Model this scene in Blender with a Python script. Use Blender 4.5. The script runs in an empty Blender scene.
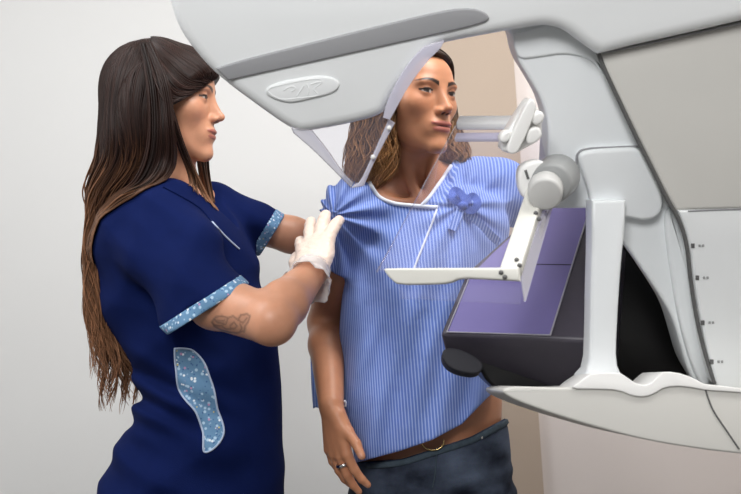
import bpy, bmesh, math, random
import numpy as np
from mathutils import Matrix, Vector

random.seed(7)
rng = np.random.default_rng(11)
SC = bpy.context.scene
COL = SC.collection

# ------------------------------------------------------------------ camera, world, lights, exposure
F, CX, CY = 950.0, 370.5, 247.0          # focal length in pixels of the 741x494 frame, frame centre
CAMZ, ROLL = 1.26, math.radians(4.0)     # camera height, and the slight roll the photographer had
CR, SR = math.cos(ROLL), math.sin(ROLL)

cam_data = bpy.data.cameras.new('camera')
cam_data.sensor_width = 36.0
cam_data.lens = F * 36.0 / 741.0
cam_data.clip_start = 0.05
cam_data.dof.use_dof = True
cam_data.dof.focus_distance = 1.72
cam_data.dof.aperture_fstop = 9.0
cam = bpy.data.objects.new('camera', cam_data)
COL.objects.link(cam)
cam.matrix_world = Matrix(((CR, SR, 0, 0), (0, 0, -1, 0), (-SR, CR, 0, CAMZ), (0, 0, 0, 1)))
SC.camera = cam

world = bpy.data.worlds.new('world')
SC.world = world
world.use_nodes = True
wbg = world.node_tree.nodes['Background']
wbg.inputs[0].default_value = (0.93, 0.96, 1.0, 1)
wbg.inputs[1].default_value = 0.12


def area(name, loc, target, size, power, color, size_y=None, spread=180):
    l = bpy.data.lights.new(name, 'AREA')
    l.spread = math.radians(spread)
    l.energy = power
    l.color = color
    l.size = size
    if size_y:
        l.shape = 'RECTANGLE'
        l.size_y = size_y
    o = bpy.data.objects.new(name, l)
    o.location = loc
    o.rotation_euler = (Vector(target) - Vector(loc)).to_track_quat('-Z', 'Y').to_euler()
    COL.objects.link(o)
    return o


area('overhead_light', (0.78, 1.15, 2.64), (0.45, 1.45, 0.6), 0.6, 36, (1.0, 0.985, 0.96), 1.2)
area('overhead_light', (-1.2, 1.15, 2.64), (-0.9, 1.4, 0), 0.6, 19, (0.97, 0.985, 1.0), 1.2)
area('overhead_light', (-0.30, -0.75, 2.45), (0.12, 1.6, 1.75), 0.8, 14, (1.0, 0.99, 0.98), 0.8, 105)  # added fill light for the front of the machine, not a ceiling fitting

vs = SC.view_settings
SC.display_settings.display_device = 'sRGB'
vs.view_transform = 'Standard'
vs.look = 'None'
vs.gamma = 1.0
vs.use_curve_mapping = False
vs.exposure = 0.28


# ------------------------------------------------------------------ pixels, points
def P(px, py, d):
    """the point a ray through (px, py) reaches at depth d, in the camera-levelled metric frame"""
    return np.array([(px - CX) * d / F, d, (CY - py) * d / F])


def to_world(v):
    v = np.asarray(v, dtype=np.float64)
    x, y, z = v[..., 0], v[..., 1], v[..., 2]
    return np.stack([x * CR + z * SR, y, -x * SR + z * CR + CAMZ], axis=-1)


def floor_z(x):
    return (x * SR - CAMZ) / CR


def pxy(p):
    return CX + p[:, 0] / p[:, 1] * F, CY - p[:, 2] / p[:, 1] * F


# ------------------------------------------------------------------ materials
def srgb(r, g, b):
    f = lambda c: (c / 255 / 12.92) if c / 255 <= 0.04045 else ((c / 255 + 0.055) / 1.055) ** 2.4
    return (f(r), f(g), f(b), 1.0)


def mat(name, color, rough=0.5, spec=0.5, noise=0.0, nscale=8.0, bump=0.0, bscale=60.0, metal=0.0, coat=0.0,
        sheen=0.0, sss=0.0, attr=None):
    m = bpy.data.materials.new(name)
    m.use_nodes = True
    nt = m.node_tree
    b = nt.nodes['Principled BSDF']
    b.inputs['Base Color'].default_value = color
    b.inputs['Roughness'].default_value = rough
    b.inputs['Specular IOR Level'].default_value = spec
    b.inputs['Metallic'].default_value = metal
    b.inputs['Coat Weight'].default_value = coat
    b.inputs['Sheen Weight'].default_value = sheen
    if sss:
        b.inputs['Subsurface Weight'].default_value = sss
        b.inputs['Subsurface Radius'].default_value = (0.012, 0.005, 0.003)
        b.inputs['Subsurface Scale'].default_value = 1.0
    tc = nt.nodes.new('ShaderNodeTexCoord')
    src = None
    if attr:
        a = nt.nodes.new('ShaderNodeAttribute')
        a.attribute_name = attr
        src = a.outputs['Color']
        nt.links.new(src, b.inputs['Base Color'])
    if noise:
        n = nt.nodes.new('ShaderNodeTexNoise')
        n.inputs['Scale'].default_value = nscale
        n.inputs['Detail'].default_value = 4
        nt.links.new(tc.outputs['Object'], n.inputs['Vector'])
        mp = nt.nodes.new('ShaderNodeMapRange')
        mp.inputs[1].default_value = 0.3
        mp.inputs[2].default_value = 0.7
        mp.inputs[3].default_value = 1 - noise
        mp.inputs[4].default_value = 1 + noise
        nt.links.new(n.outputs['Fac'], mp.inputs[0])
        hv = nt.nodes.new('ShaderNodeHueSaturation')
        hv.inputs['Color'].default_value = color
        if src:
            nt.links.new(src, hv.inputs['Color'])
        nt.links.new(mp.outputs[0], hv.inputs['Value'])
        nt.links.new(hv.outputs[0], b.inputs['Base Color'])
    if bump:
        n2 = nt.nodes.new('ShaderNodeTexNoise')
        n2.inputs['Scale'].default_value = bscale
        n2.inputs['Detail'].default_value = 3
        nt.links.new(tc.outputs['Object'], n2.inputs['Vector'])
        bp = nt.nodes.new('ShaderNodeBump')
        bp.inputs['Strength'].default_value = bump
        bp.inputs['Distance'].default_value = 0.01
        nt.links.new(n2.outputs['Fac'], bp.inputs['Height'])
        nt.links.new(bp.outputs[0], b.inputs['Normal'])
    return m


def clear_mat(name, tint, gloss=0.12, body=(0.8, 0.8, 0.95, 1), body_amt=0.06, blend=0.3):
    """thin clear plastic: mostly transparent, some gloss, a little milky body"""
    m = bpy.data.materials.new(name)
    m.use_nodes = True
    nt = m.node_tree
    nt.nodes.clear()
    out = nt.nodes.new('ShaderNodeOutputMaterial')
    tr = nt.nodes.new('ShaderNodeBsdfTransparent')
    tr.inputs[0].default_value = tint
    gl = nt.nodes.new('ShaderNodeBsdfGlossy')
    gl.inputs['Roughness'].default_value = 0.06
    df = nt.nodes.new('ShaderNodeBsdfDiffuse')
    df.inputs[0].default_value = body
    lw = nt.nodes.new('ShaderNodeLayerWeight')
    lw.inputs[0].default_value = blend
    mm = nt.nodes.new('ShaderNodeMath')
    mm.operation = 'MULTIPLY_ADD'
    mm.inputs[1].default_value = 0.5
    mm.inputs[2].default_value = gloss * 0.3
    nt.links.new(lw.outputs['Fresnel'], mm.inputs[0])
    m1 = nt.nodes.new('ShaderNodeMixShader')
    m1.inputs[0].default_value = body_amt
    nt.links.new(tr.outputs[0], m1.inputs[1])
    nt.links.new(df.outputs[0], m1.inputs[2])
    m2 = nt.nodes.new('ShaderNodeMixShader')
    nt.links.new(mm.outputs[0], m2.inputs[0])
    nt.links.new(m1.outputs[0], m2.inputs[1])
    nt.links.new(gl.outputs[0], m2.inputs[2])
    nt.links.new(m2.outputs[0], out.inputs[0])
    return m


# ------------------------------------------------------------------ objects
ROOT_LOC = {}


def thing(name, label, cat, loc, group=None):
    o = bpy.data.objects.new(name, None)
    o.location = loc
    o.empty_display_size = 0.1
    COL.objects.link(o)
    o['label'] = label
    o['category'] = cat
    if group:
        o['group'] = group
    ROOT_LOC[o.name] = np.array(loc, dtype=float)
    return o


def root_of(o):
    while o.parent:
        o = o.parent
    return o


def link_mesh(name, vw, faces, material, parent=None, smooth=True, attrs=None, sharp=None):
    """vw: world coordinates"""
    vw = np.asarray(vw, dtype=float)
    if parent is not None:
        vw = vw - ROOT_LOC[root_of(parent).name]
    me = bpy.data.meshes.new(name)
    me.from_pydata(vw.tolist(), [], faces.tolist() if hasattr(faces, 'tolist') else faces)
    if smooth:
        me.polygons.foreach_set('use_smooth', [True] * len(me.polygons))
    if sharp is not None:
        me.set_sharp_from_angle(angle=math.radians(sharp))
    for k, (typ, data) in (attrs or {}).items():
        a = me.attributes.new(k, typ, 'POINT')
        fld = 'color' if 'COLOR' in typ else ('vector' if typ == 'FLOAT_VECTOR' else 'value')
        a.data.foreach_set(fld, np.asarray(data, dtype=np.float32).ravel())
    if material:
        me.materials.append(material)
    me.update()
    o = bpy.data.objects.new(name, me)
    COL.objects.link(o)
    if parent is not None:
        o.parent = parent
    return o


def mesh_c(name, vc, faces, material, parent=None, **kw):
    return link_mesh(name, to_world(vc), faces, material, parent, **kw)


def fix_normals(o):
    bm = bmesh.new()
    bm.from_mesh(o.data)
    bmesh.ops.recalc_face_normals(bm, faces=bm.faces)
    bm.to_mesh(o.data)
    bm.free()
    return o


# ------------------------------------------------------------------ distance fields
f32 = np.float32


def smin(a, b, k):
    h = np.clip(0.5 + 0.5 * (b - a) / k, 0, 1)
    return b + (a - b) * h - k * h * (1 - h)


def smax(a, b, k):
    return -smin(-a, -b, k)


def ell(p, c, r):
    q = p - np.asarray(c, f32)
    r = np.asarray(r, f32)
    k0 = np.sqrt(((q / r) ** 2).sum(1))
    k1 = np.sqrt(((q / (r * r)) ** 2).sum(1))
    return k0 * (k0 - 1) / np.maximum(k1, 1e-6)


def sph(p, c, r):
    return np.sqrt(((p - np.asarray(c, f32)) ** 2).sum(1)) - r


def cone(p, a, b, ra, rb):
    a = np.asarray(a, f32)
    b = np.asarray(b, f32)
    ab = b - a
    t = np.clip(((p - a) @ ab) / (ab @ ab), 0, 1)
    q = p - a - t[:, None] * ab
    return np.sqrt((q * q).sum(1)) - (ra + (rb - ra) * t)


def chain(p, pts, rs, k=0.01):
    d = None
    for i in range(len(pts) - 1):
        e = cone(p, pts[i], pts[i + 1], rs[i], rs[i + 1])
        d = e if d is None else smin(d, e, k)
    return d


def econe(p, a, b, e1, ra, rb, sa, sb):
    """cone of oval section: radius ra..rb along e1, sa..sb across it"""
    a = np.asarray(a, f32)
    b = np.asarray(b, f32)
    ab = b - a
    e1 = np.asarray(e1, f32)
    e1 = e1 - ab * (e1 @ ab) / (ab @ ab)
    e1 = e1 / np.linalg.norm(e1)
    t = np.clip(((p - a) @ ab) / (ab @ ab), 0, 1)
    q = p - a - t[:, None] * ab
    c = q @ e1
    rest2 = np.maximum((q * q).sum(1) - c * c, 0)
    R1 = ra + (rb - ra) * t
    R2 = sa + (sb - sa) * t
    n = np.sqrt((c / R1) ** 2 + rest2 / R2 ** 2)
    return (n - 1) * np.minimum(R1, R2)


def crom(xs, n=400):
    """dense Catmull-Rom table through rows of xs (first column is the parameter)"""
    xs = np.asarray(xs, float)
    t = np.linspace(0, len(xs) - 1, n)
    i = np.clip(t.astype(int), 0, len(xs) - 2)
    u = (t - i)[:, None]
    g = lambda j: xs[np.clip(j, 0, len(xs) - 1)]
    p0, p1, p2, p3 = g(i - 1), g(i), g(i + 1), g(i + 2)
    return 0.5 * (2 * p1 + (p2 - p0) * u + (2 * p0 - 5 * p1 + 4 * p2 - p3) * u ** 2 + (3 * p1 - p0 - 3 * p2 + p3) * u ** 3)


class Loft:
    """rows of (py, left px, right px, centre depth, half depth): an upright body of oval sections"""

    def __init__(self, rows, n=2.0, yaw=0.0):
        r = np.asarray(rows, float)
        s = r[:, 3] / F
        z = (CY - r[:, 0]) * s
        cx = ((r[:, 1] + r[:, 2]) / 2 - CX) * s
        rx = (r[:, 2] - r[:, 1]) / 2 * s
        self.tab = crom(np.stack([z, cx, r[:, 3], rx, r[:, 4]], 1))
        o = np.argsort(self.tab[:, 0])
        self.asc = self.tab[o]
        self.n = n
        self.z0, self.z1 = self.asc[0, 0], self.asc[-1, 0]

    def sec(self, z):
        a = self.asc
        return [np.interp(z, a[:, 0], a[:, k]).astype(f32) for k in (1, 2, 3, 4)]

    def __call__(self, p):
        cx, cy, rx, ry = self.sec(p[:, 2])
        u = np.abs(p[:, 0] - cx) / rx
        v = np.abs(p[:, 1] - cy) / ry
        n = self.n
        d = ((u ** n + v ** n) ** (1.0 / n) - 1) * np.minimum(rx, ry)
        cap = np.maximum(p[:, 2] - self.z1, self.z0 - p[:, 2])
        return smax(d, cap, 0.01)


def poly2d(x, y, poly):
    """signed distance (px) to a polygon, negative inside"""
    poly = np.asarray(poly, float)
    d = np.full(x.shape, 1e18)
    ins = np.zeros(x.shape, bool)
    for i in range(len(poly)):
        x0, y0 = poly[i]
        x1, y1 = poly[(i + 1) % len(poly)]
        ex, ey = x1 - x0, y1 - y0
        t = np.clip(((x - x0) * ex + (y - y0) * ey) / (ex * ex + ey * ey + 1e-12), 0, 1)
        d = np.minimum(d, (x - x0 - t * ex) ** 2 + (y - y0 - t * ey) ** 2)
        c = ((y0 > y) != (y1 > y)) & (x < ex * (y - y0) / (ey if abs(ey) > 1e-9 else 1e-9) + x0)
        ins ^= c
    d = np.sqrt(d)
    return np.where(ins, -d, d).astype(f32)


def half(p, a, b, depth_dir=(0, 1, 0)):
    """signed distance to the plane through a, b and the depth direction; positive on the right of a->b (seen by the viewer)"""
    a = np.asarray(a, float)
    b = np.asarray(b, float)
    n = np.cross(b - a, np.asarray(depth_dir, float))
    n = n / np.linalg.norm(n)
    return ((p - a.astype(f32)) @ (-n).astype(f32)) * -1


def surfnet(f, lo, hi, h, relax=1):
    lo = np.asarray(lo, float)
    n = np.ceil((np.asarray(hi, float) - lo) / h).astype(int) + 1
    B = 12
    nb = np.ceil(n / B).astype(int)
    N = nb * B
    V = np.ones(N, f32)
    bi = np.stack(np.meshgrid(*[np.arange(k) for k in nb], indexing='ij'), -1).reshape(-1, 3)
    ctr = (lo + (bi * B + (B - 1) / 2) * h).astype(f32)
    fc = np.concatenate([f(c) for c in np.array_split(ctr, max(1, len(ctr) // 200000))])
    act = np.abs(fc) < h * B * 0.87 * 1.35 + h
    loc = np.stack(np.meshgrid(*[np.arange(B)] * 3, indexing='ij'), -1).reshape(-1, 3)
    for k in np.nonzero(~act & (fc < 0))[0]:
        i, j, l = bi[k] * B
        V[i:i + B, j:j + B, l:l + B] = -1
    ids = np.nonzero(act)[0]
    for s in range(0, len(ids), 120):
        blk = bi[ids[s:s + 120]]
        idx = (blk[:, None, :] * B + loc[None]).reshape(-1, 3)
        V[idx[:, 0], idx[:, 1], idx[:, 2]] = f((lo + idx * h).astype(f32))
    ins = V < 0
    c = np.zeros(np.array(V.shape) - 1, np.int8)
    corners = [(i, j, k) for i in (0, 1) for j in (0, 1) for k in (0, 1)]
    sl = lambda A, o: A[o[0]:A.shape[0] - 1 + o[0], o[1]:A.shape[1] - 1 + o[1], o[2]:A.shape[2] - 1 + o[2]]
    for o in corners:
        c += sl(ins, o)
    cells = np.argwhere((c > 0) & (c < 8))
    vid = np.full(c.shape, -1, np.int32)
    vid[cells[:, 0], cells[:, 1], cells[:, 2]] = np.arange(len(cells))
    vals = {o: V[cells[:, 0] + o[0], cells[:, 1] + o[1], cells[:, 2] + o[2]] for o in corners}
    acc = np.zeros((len(cells), 3))
    cnt = np.zeros(len(cells))
    for o in corners:
        for ax in range(3):
            if o[ax] == 0:
                q = list(o)
                q[ax] = 1
                a, b = vals[o], vals[tuple(q)]
                m = (a < 0) != (b < 0)
                t = np.where(m, a / np.where(m, a - b, 1), 0)
                pos = np.repeat(np.array(o, float)[None], len(cells), 0)
                pos[:, ax] = t
                acc[m] += pos[m]
                cnt[m] += 1
    verts = lo + (cells + acc / cnt[:, None]) * h
    quads = []
    for ax in range(3):
        A = [slice(1, -1)] * 3
        e0 = [slice(1, s - 1) for s in V.shape]
        e1 = list(e0)
        e0[ax] = slice(0, V.shape[ax] - 1)
        e1[ax] = slice(1, V.shape[ax])
        a, b = ins[tuple(e0)], ins[tuple(e1)]
        w = np.argwhere(a != b)
        if not len(w):
            continue
        sgn = a[w[:, 0], w[:, 1], w[:, 2]]
        off = np.array([1, 1, 1])
        off[ax] = 0
        w = w + off
        u1, u2 = (ax + 1) % 3, (ax + 2) % 3
        q = []
        for d1, d2 in ((1, 1), (0, 1), (0, 0), (1, 0)):
            cc = w.copy()
            cc[:, u1] -= d1
            cc[:, u2] -= d2
            q.append(vid[cc[:, 0], cc[:, 1], cc[:, 2]])
        q = np.stack(q, 1)
        q[~sgn] = q[~sgn][:, ::-1]
        quads.append(q[(q >= 0).all(1)])
    quads = np.concatenate(quads)
    for _ in range(relax):
        s = np.zeros_like(verts)
        k = np.zeros(len(verts))
        for i in range(4):
            a, b = quads[:, i], quads[:, (i + 1) % 4]
            np.add.at(s, a, verts[b])
            np.add.at(s, b, verts[a])
            np.add.at(k, a, 1)
            np.add.at(k, b, 1)
        ok = k > 0
        verts[ok] = 0.5 * verts[ok] + 0.5 * s[ok] / k[ok, None]
    used = np.zeros(len(verts), bool)
    used[quads.ravel()] = True
    re = np.cumsum(used) - 1
    return verts[used], re[quads]


def join(parts):
    vs_, fs_, o = [], [], 0
    for v, q in parts:
        vs_.append(v)
        fs_.append(q + o)
        o += len(v)
    return np.concatenate(vs_), np.concatenate(fs_)


def cull(v, q, keepv):
    q = q[keepv[q].all(1)]
    used = np.zeros(len(v), bool)
    used[q.ravel()] = True
    re = np.cumsum(used) - 1
    return v[used], re[q]


def march(f, pxs, pys, d0=1.1, d1=2.4):
    """where the rays through pixels first meet the surface f = 0"""
    pxs = np.asarray(pxs, float)
    pys = np.asarray(pys, float)
    d = np.full(pxs.shape, d0)
    dirs = np.stack([(pxs - CX) / F, np.ones_like(pxs), (CY - pys) / F], 1)
    for _ in range(90):
        v = f((dirs * d[:, None]).astype(f32))
        d = np.minimum(d + np.clip(v, -0.01, 0.2) * 0.6, d1)
    return dirs * d[:, None]


def grad(f, p, e=0.002):
    p = np.asarray(p, f32)
    g = np.stack([f(p + np.array(o, f32)) - f(p - np.array(o, f32)) for o in ((e, 0, 0), (0, e, 0), (0, 0, e))], 1)
    return g / np.maximum(np.linalg.norm(g, axis=1, keepdims=True), 1e-9)


def tube(pts, r, sides=8, caps=True, flat=1.0, up=None):
    """a tube along points; r a number or one per point"""
    pts = np.asarray(pts, float)
    n = len(pts)
    r = np.broadcast_to(np.asarray(r, float), (n,))
    t = np.gradient(pts, axis=0)
    t /= np.linalg.norm(t, axis=1, keepdims=True) + 1e-12
    u0 = np.array(up if up is not None else (0.31, -0.9, 0.2), float)
    vs_ = []
    for i in range(n):
        a = u0 - t[i] * (u0 @ t[i])
        a /= np.linalg.norm(a) + 1e-12
        b = np.cross(t[i], a)
        ang = np.linspace(0, 2 * np.pi, sides, endpoint=False)
        vs_.append(pts[i] + r[i] * (np.cos(ang)[:, None] * a * flat + np.sin(ang)[:, None] * b))
    v = np.concatenate(vs_)
    fs_ = [[i * sides + j, i * sides + (j + 1) % sides, (i + 1) * sides + (j + 1) % sides, (i + 1) * sides + j]
           for i in range(n - 1) for j in range(sides)]
    if caps:
        fs_.append(list(range(sides))[::-1])
        fs_.append([(n - 1) * sides + j for j in range(sides)])
    return v, fs_


def strands(curves, r0, sides=4):
    """many tapered tubes (S, N, 3) in one go"""
    S, N, _ = curves.shape
    t = np.gradient(curves, axis=1)
    t /= np.linalg.norm(t, axis=2, keepdims=True) + 1e-12
    u0 = np.array((0.2, -0.95, 0.1))
    a = u0 - t * (t @ u0)[..., None]
    a /= np.linalg.norm(a, axis=2, keepdims=True) + 1e-12
    b = np.cross(t, a)
    ang = np.linspace(0, 2 * np.pi, sides, endpoint=False)
    s = np.linspace(0, 1, N)
    prof = np.minimum(1, (1.02 - s) / 0.35) ** 0.7 * np.minimum(1, 0.5 + s * 6)
    rr = (np.asarray(r0).reshape(-1, 1) * prof)[..., None, None]
    v = curves[:, :, None, :] + rr * (np.cos(ang)[:, None] * a[:, :, None, :] + np.sin(ang)[:, None] * b[:, :, None, :])
    idx = np.arange(S * N * sides).reshape(S, N, sides)
    q = np.stack([idx[:, :-1], np.roll(idx, -1, 2)[:, :-1], np.roll(idx, -1, 2)[:, 1:], idx[:, 1:]], -1).reshape(-1, 4)
    tt = np.broadcast_to(s[None, :, None], (S, N, sides)).ravel()
    return v.reshape(-1, 3), q, tt


def bez(pts, n=20):
    """smooth curve through points"""
    return crom(np.asarray(pts, float), n)

# ------------------------------------------------------------------ the room
M_wall = mat('wall paint', srgb(214, 214, 213), 0.8, 0.2, noise=0.015, nscale=1.2, bump=0.02, bscale=300)
M_beige = mat('beige wall shade', srgb(176, 160, 145), 0.7, 0.25, noise=0.02, nscale=2, bump=0.02, bscale=200)  # shade of a wall return put into the colour
M_wallr = mat('warm wall paint', srgb(217, 209, 205), 0.8, 0.2, noise=0.015, nscale=1.5, bump=0.02, bscale=300)
M_floor = mat('vinyl floor', srgb(104, 102, 100), 0.45, 0.4, noise=0.05, nscale=30)
M_ceil = mat('ceiling paint', srgb(238, 238, 236), 0.9, 0.1, noise=0.01, bump=0.02, bscale=120)


def box_w(name, lo, hi, m, parent=None, bevel=0.0):
    x0, y0, z0 = lo
    x1, y1, z1 = hi
    v = [(x0, y0, z0), (x1, y0, z0), (x1, y1, z0), (x0, y1, z0), (x0, y0, z1), (x1, y0, z1), (x1, y1, z1), (x0, y1, z1)]
    f = [(0, 3, 2, 1), (4, 5, 6, 7), (0, 1, 5, 4), (1, 2, 6, 5), (2, 3, 7, 6), (3, 0, 4, 7)]
    return link_mesh(name, v, f, m, parent, smooth=False)


def struct(o):
    o['kind'] = 'structure'
    return o


XL, XR, YB, YF, ZC = -1.9, 1.9, 2.75, -2.2, 2.75
struct(box_w('floor', (XL, YF, -0.1), (XR, YB + 0.1, 0), M_floor))
struct(box_w('ceiling', (XL, YF, ZC), (XR, YB + 0.1, ZC + 0.1), M_ceil))
# the back wall is pale left of the patient, then a section stands a little proud, its beige the shade of a wall return, then warm paint again
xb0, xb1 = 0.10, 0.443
struct(box_w('wall_back', (XL, YB, 0), (xb1, YB + 0.1, ZC), M_wall))
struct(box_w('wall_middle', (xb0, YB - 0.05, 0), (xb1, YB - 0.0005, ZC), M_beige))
struct(box_w('wall_alcove', (xb1 + 0.001, YB - 0.02, 0), (XR, YB + 0.1, ZC), M_wallr))
struct(box_w('wall_left', (XL - 0.1, YF, 0), (XL, YB + 0.1, ZC), M_wall))
struct(box_w('wall_right', (XR, YF, 0), (XR + 0.1, YB + 0.1, ZC), M_wallr))
struct(box_w('baseboard_back', (XL, YB - 0.015, 0), (xb0 - 0.001, YB - 0.0005, 0.09), M_ceil))

# ------------------------------------------------------------------ people: head and hand builders
class Head:
    def __init__(self, o, fwd, up=(0, 0, 1), s=1.0, gaze=(0, 0), mouth_open=0.0, lid=0.0, jaw=1.0):
        self.o = np.asarray(o, float)
        e_y = np.asarray(fwd, float)
        e_y /= np.linalg.norm(e_y)
        e_z = np.asarray(up, float)
        e_z = e_z - e_y * (e_z @ e_y)
        e_z /= np.linalg.norm(e_z)
        self.R = np.stack([np.cross(e_y, e_z), e_y, e_z]).astype(f32)
        self.s, self.gaze, self.mo, self.lid, self.jaw = s, gaze, mouth_open, lid, jaw

    def loc(self, p):
        return ((p - self.o.astype(f32)) @ self.R.T) / f32(self.s)

    def pt(self, q):
        return self.o + self.s * (np.asarray(q, float) @ self.R)

    def lidcurves(self, ax):
        xr = (ax - 0.0315) / 0.0142
        a = np.clip(1 - xr * xr, 0, 1)
        return xr, (0.0048 - self.lid) * a + 0.0006 * xr, -0.0036 * a + 0.0006 * xr

    def __call__(self, p):
        q = self.loc(p)
        x, y, z = q[:, 0], q[:, 1], q[:, 2]
        ax = np.abs(x)
        a = np.stack([ax, y, z], 1)
        j = self.jaw
        d = ell(q, (0, -.008, .020), (.071, .087, .068))
        d = smin(d, ell(q, (0, .030, -.030), (.0555, .0565, .076)), .03)
        d = smin(d, ell(q, (0, .036, .032), (.057, .052, .046)), .02)
        d = smin(d, cone(a, (.045 * j, .004, -.055), (.009, .074, -.098), .0135, .0115), .022)
        d = smin(d, ell(q, (0, .077, -.096), (.015, .0135, .012)), .014)
        d = smin(d, ell(a, (.041, .052, -.020), (.021, .022, .017)), .028)
        d = smin(d, ell(q, (0, .073, -.062), (.029, .021, .025)), .015)
        d = smin(d, ell(a, (.025, .076, .016), (.023, .011, .0065)), .014)
        d = smax(d, -ell(a, (.0325, .098, .000), (.019, .0155, .0115)), .010)
        d = smin(d, cone(q, (0, .083, .006), (0, .1025, -.029), .0064, .0066), .011)
        d = smin(d, cone(q, (0, .079, .008), (0, .0905, -.031), .0072, .0098), .008)
        d = smin(d, ell(q, (0, .1035, -.0310), (.0080, .0080, .0066)), .006)
        d = smin(d, ell(a, (.0112, .0910, -.0350), (.0060, .0105, .0060)), .005)
        d = smax(d, -ell(a, (.0055, .0975, -.0405), (.0030, .0050, .0024)), .002)
        zo = self.mo
        d = smin(d, ell(q, (0, .0885, -.0575 + zo * .3), (.0240, .0078, .0043)), .006)
        d = smin(d, ell(q, (0, .0865, -.0672 - zo), (.0195, .0078, .0050)), .006)
        d = smax(d, -ell(q, (0, .0990, -.0622 - zo * .4), (.0245, .0085, .0011 + zo * .5)), .003)
        d = smax(d, -ell(q, (0, .1000, -.0800), (.014, .0070, .0045)), .008)
        xr, zu, zl = self.lidcurves(ax)
        slit = np.maximum(z - zu, zl - z)
        lid = np.maximum(sph(a, (.0315, .0715, 0), .0142), -slit)
        lid = np.maximum(lid, .066 - y)
        d = smin(d, lid, .0035)
        d = np.minimum(d, sph(a, (.0315, .0715, 0), .0127))
        # ear
        ey = y + .010 - (z + .005) * .18
        e = np.stack([ax - .072 - (-ey) * .35, ey, z + .008], 1)
        ear = ell(e, (0, 0, 0), (.007, .0175, .031))
        ear = smax(ear, -ell(e, (.009, .002, .002), (.0075, .0095, .019)), .004)
        d = smin(d, ear, .005)
        return d * f32(self.s)

    def paint(self, p, skin, lip, brow, iris, liner=(0.02, 0.012, 0.01)):
        """colour of the face: lips, brows, lashes, iris, plus shade painted round eyes, nostrils and mouth"""
        q = self.loc(p.astype(f32))
        x, y, z = q[:, 0], q[:, 1], q[:, 2]
        ax = np.abs(x)
        a = np.stack([ax, y, z], 1)
        c = np.tile(np.asarray(skin, float), (len(p), 1))

        def put(w, col):
            w = np.clip(w, 0, 1)[:, None]
            c[:] = c * (1 - w) + np.asarray(col, float) * w

        front = y > .05
        zo = self.mo
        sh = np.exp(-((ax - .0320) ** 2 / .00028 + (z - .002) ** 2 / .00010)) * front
        put(sh * .42, (skin[0] * .52, skin[1] * .44, skin[2] * .42))  # shade round the eyes painted into the skin colour
        rosy = np.exp(-((ax - .042) ** 2 / .0003 + (z + .028) ** 2 / .0003)) * front
        put(rosy * .18, (skin[0] * 1.0, skin[1] * .72, skin[2] * .68))
        put(np.exp(-(x ** 2 / .0001 + (z + .036) ** 2 / .0001)) * (y > .095) * .25, (skin[0], skin[1] * .8, skin[2] * .78))
        dl = np.minimum(ell(q, (0, .0885, -.0578 + zo * .3), (.0262, .013, .0048)), ell(q, (0, .0870, -.0670 - zo), (.0225, .013, .0056)))
        put((.0012 - dl) / .0012 * front * .95, lip)
        gap = np.abs(z + .0624 + zo * .4) - (.0005 + zo * .75) * np.clip(1 - (x / .0245) ** 2, 0, 1)
        put((.0006 - gap) / .0010 * (ax < .0245) * (y > .07), (.07, .018, .015))  # shade between the lips painted as a dark line
        # nostrils, with the shade inside them painted in
        put((.0012 - ell(a, (.0055, .0970, -.0403), (.0030, .0052, .0026))) / .001, (.10, .03, .02))
        # brows
        t = np.clip((ax - .012) / .040, 0, 1)
        bz = .0148 + .0085 * np.sin(t * 2.3) - .004 * t
        bw = .0042 * (1 - t) ** .5 + .0008
        put((bw - np.abs(z - bz)) / .0015 * (ax > .011) * (ax < .053) * front * .92, brow)
        # eyes
        xr, zu, zl = self.lidcurves(ax)
        ins = (np.abs(xr) < 1) & (z < zu) & (z > zl) & front & (y < .0865)
        rb = np.sqrt((ax - .0315) ** 2 + (y - .0715) ** 2 + z ** 2)
        onb = ins & (rb < .0136)
        put(onb * 1.0, (.36, .32, .30))
        sx = np.sign(x)
        gx = ax - .0315 - sx * self.gaze[0]
        ir = np.sqrt(gx ** 2 + (z - self.gaze[1] - .0006) ** 2)
        put((.0066 - ir) / .0008 * onb, iris)
        put((.0028 - ir) / .0006 * onb, (.006, .005, .005))
        lash = np.abs(z - zu - .0008)
        put((.0024 - lash) / .0010 * (np.abs(xr) < 1.12) * front * (rb < .0175), liner)
        put((.0009 - np.abs(z - zl + .0004)) / .0008 * (np.abs(xr) < 1.0) * front * (rb < .0165) * .6, (.10, .05, .04))
        crease = np.abs(z - zu - .0050)
        put((.0012 - crease) / .0012 * (np.abs(xr) < .95) * front * (rb < .022) * .35, (skin[0] * .5, skin[1] * .4, skin[2] * .4))  # shade of the lid crease painted in
        return c


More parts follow.
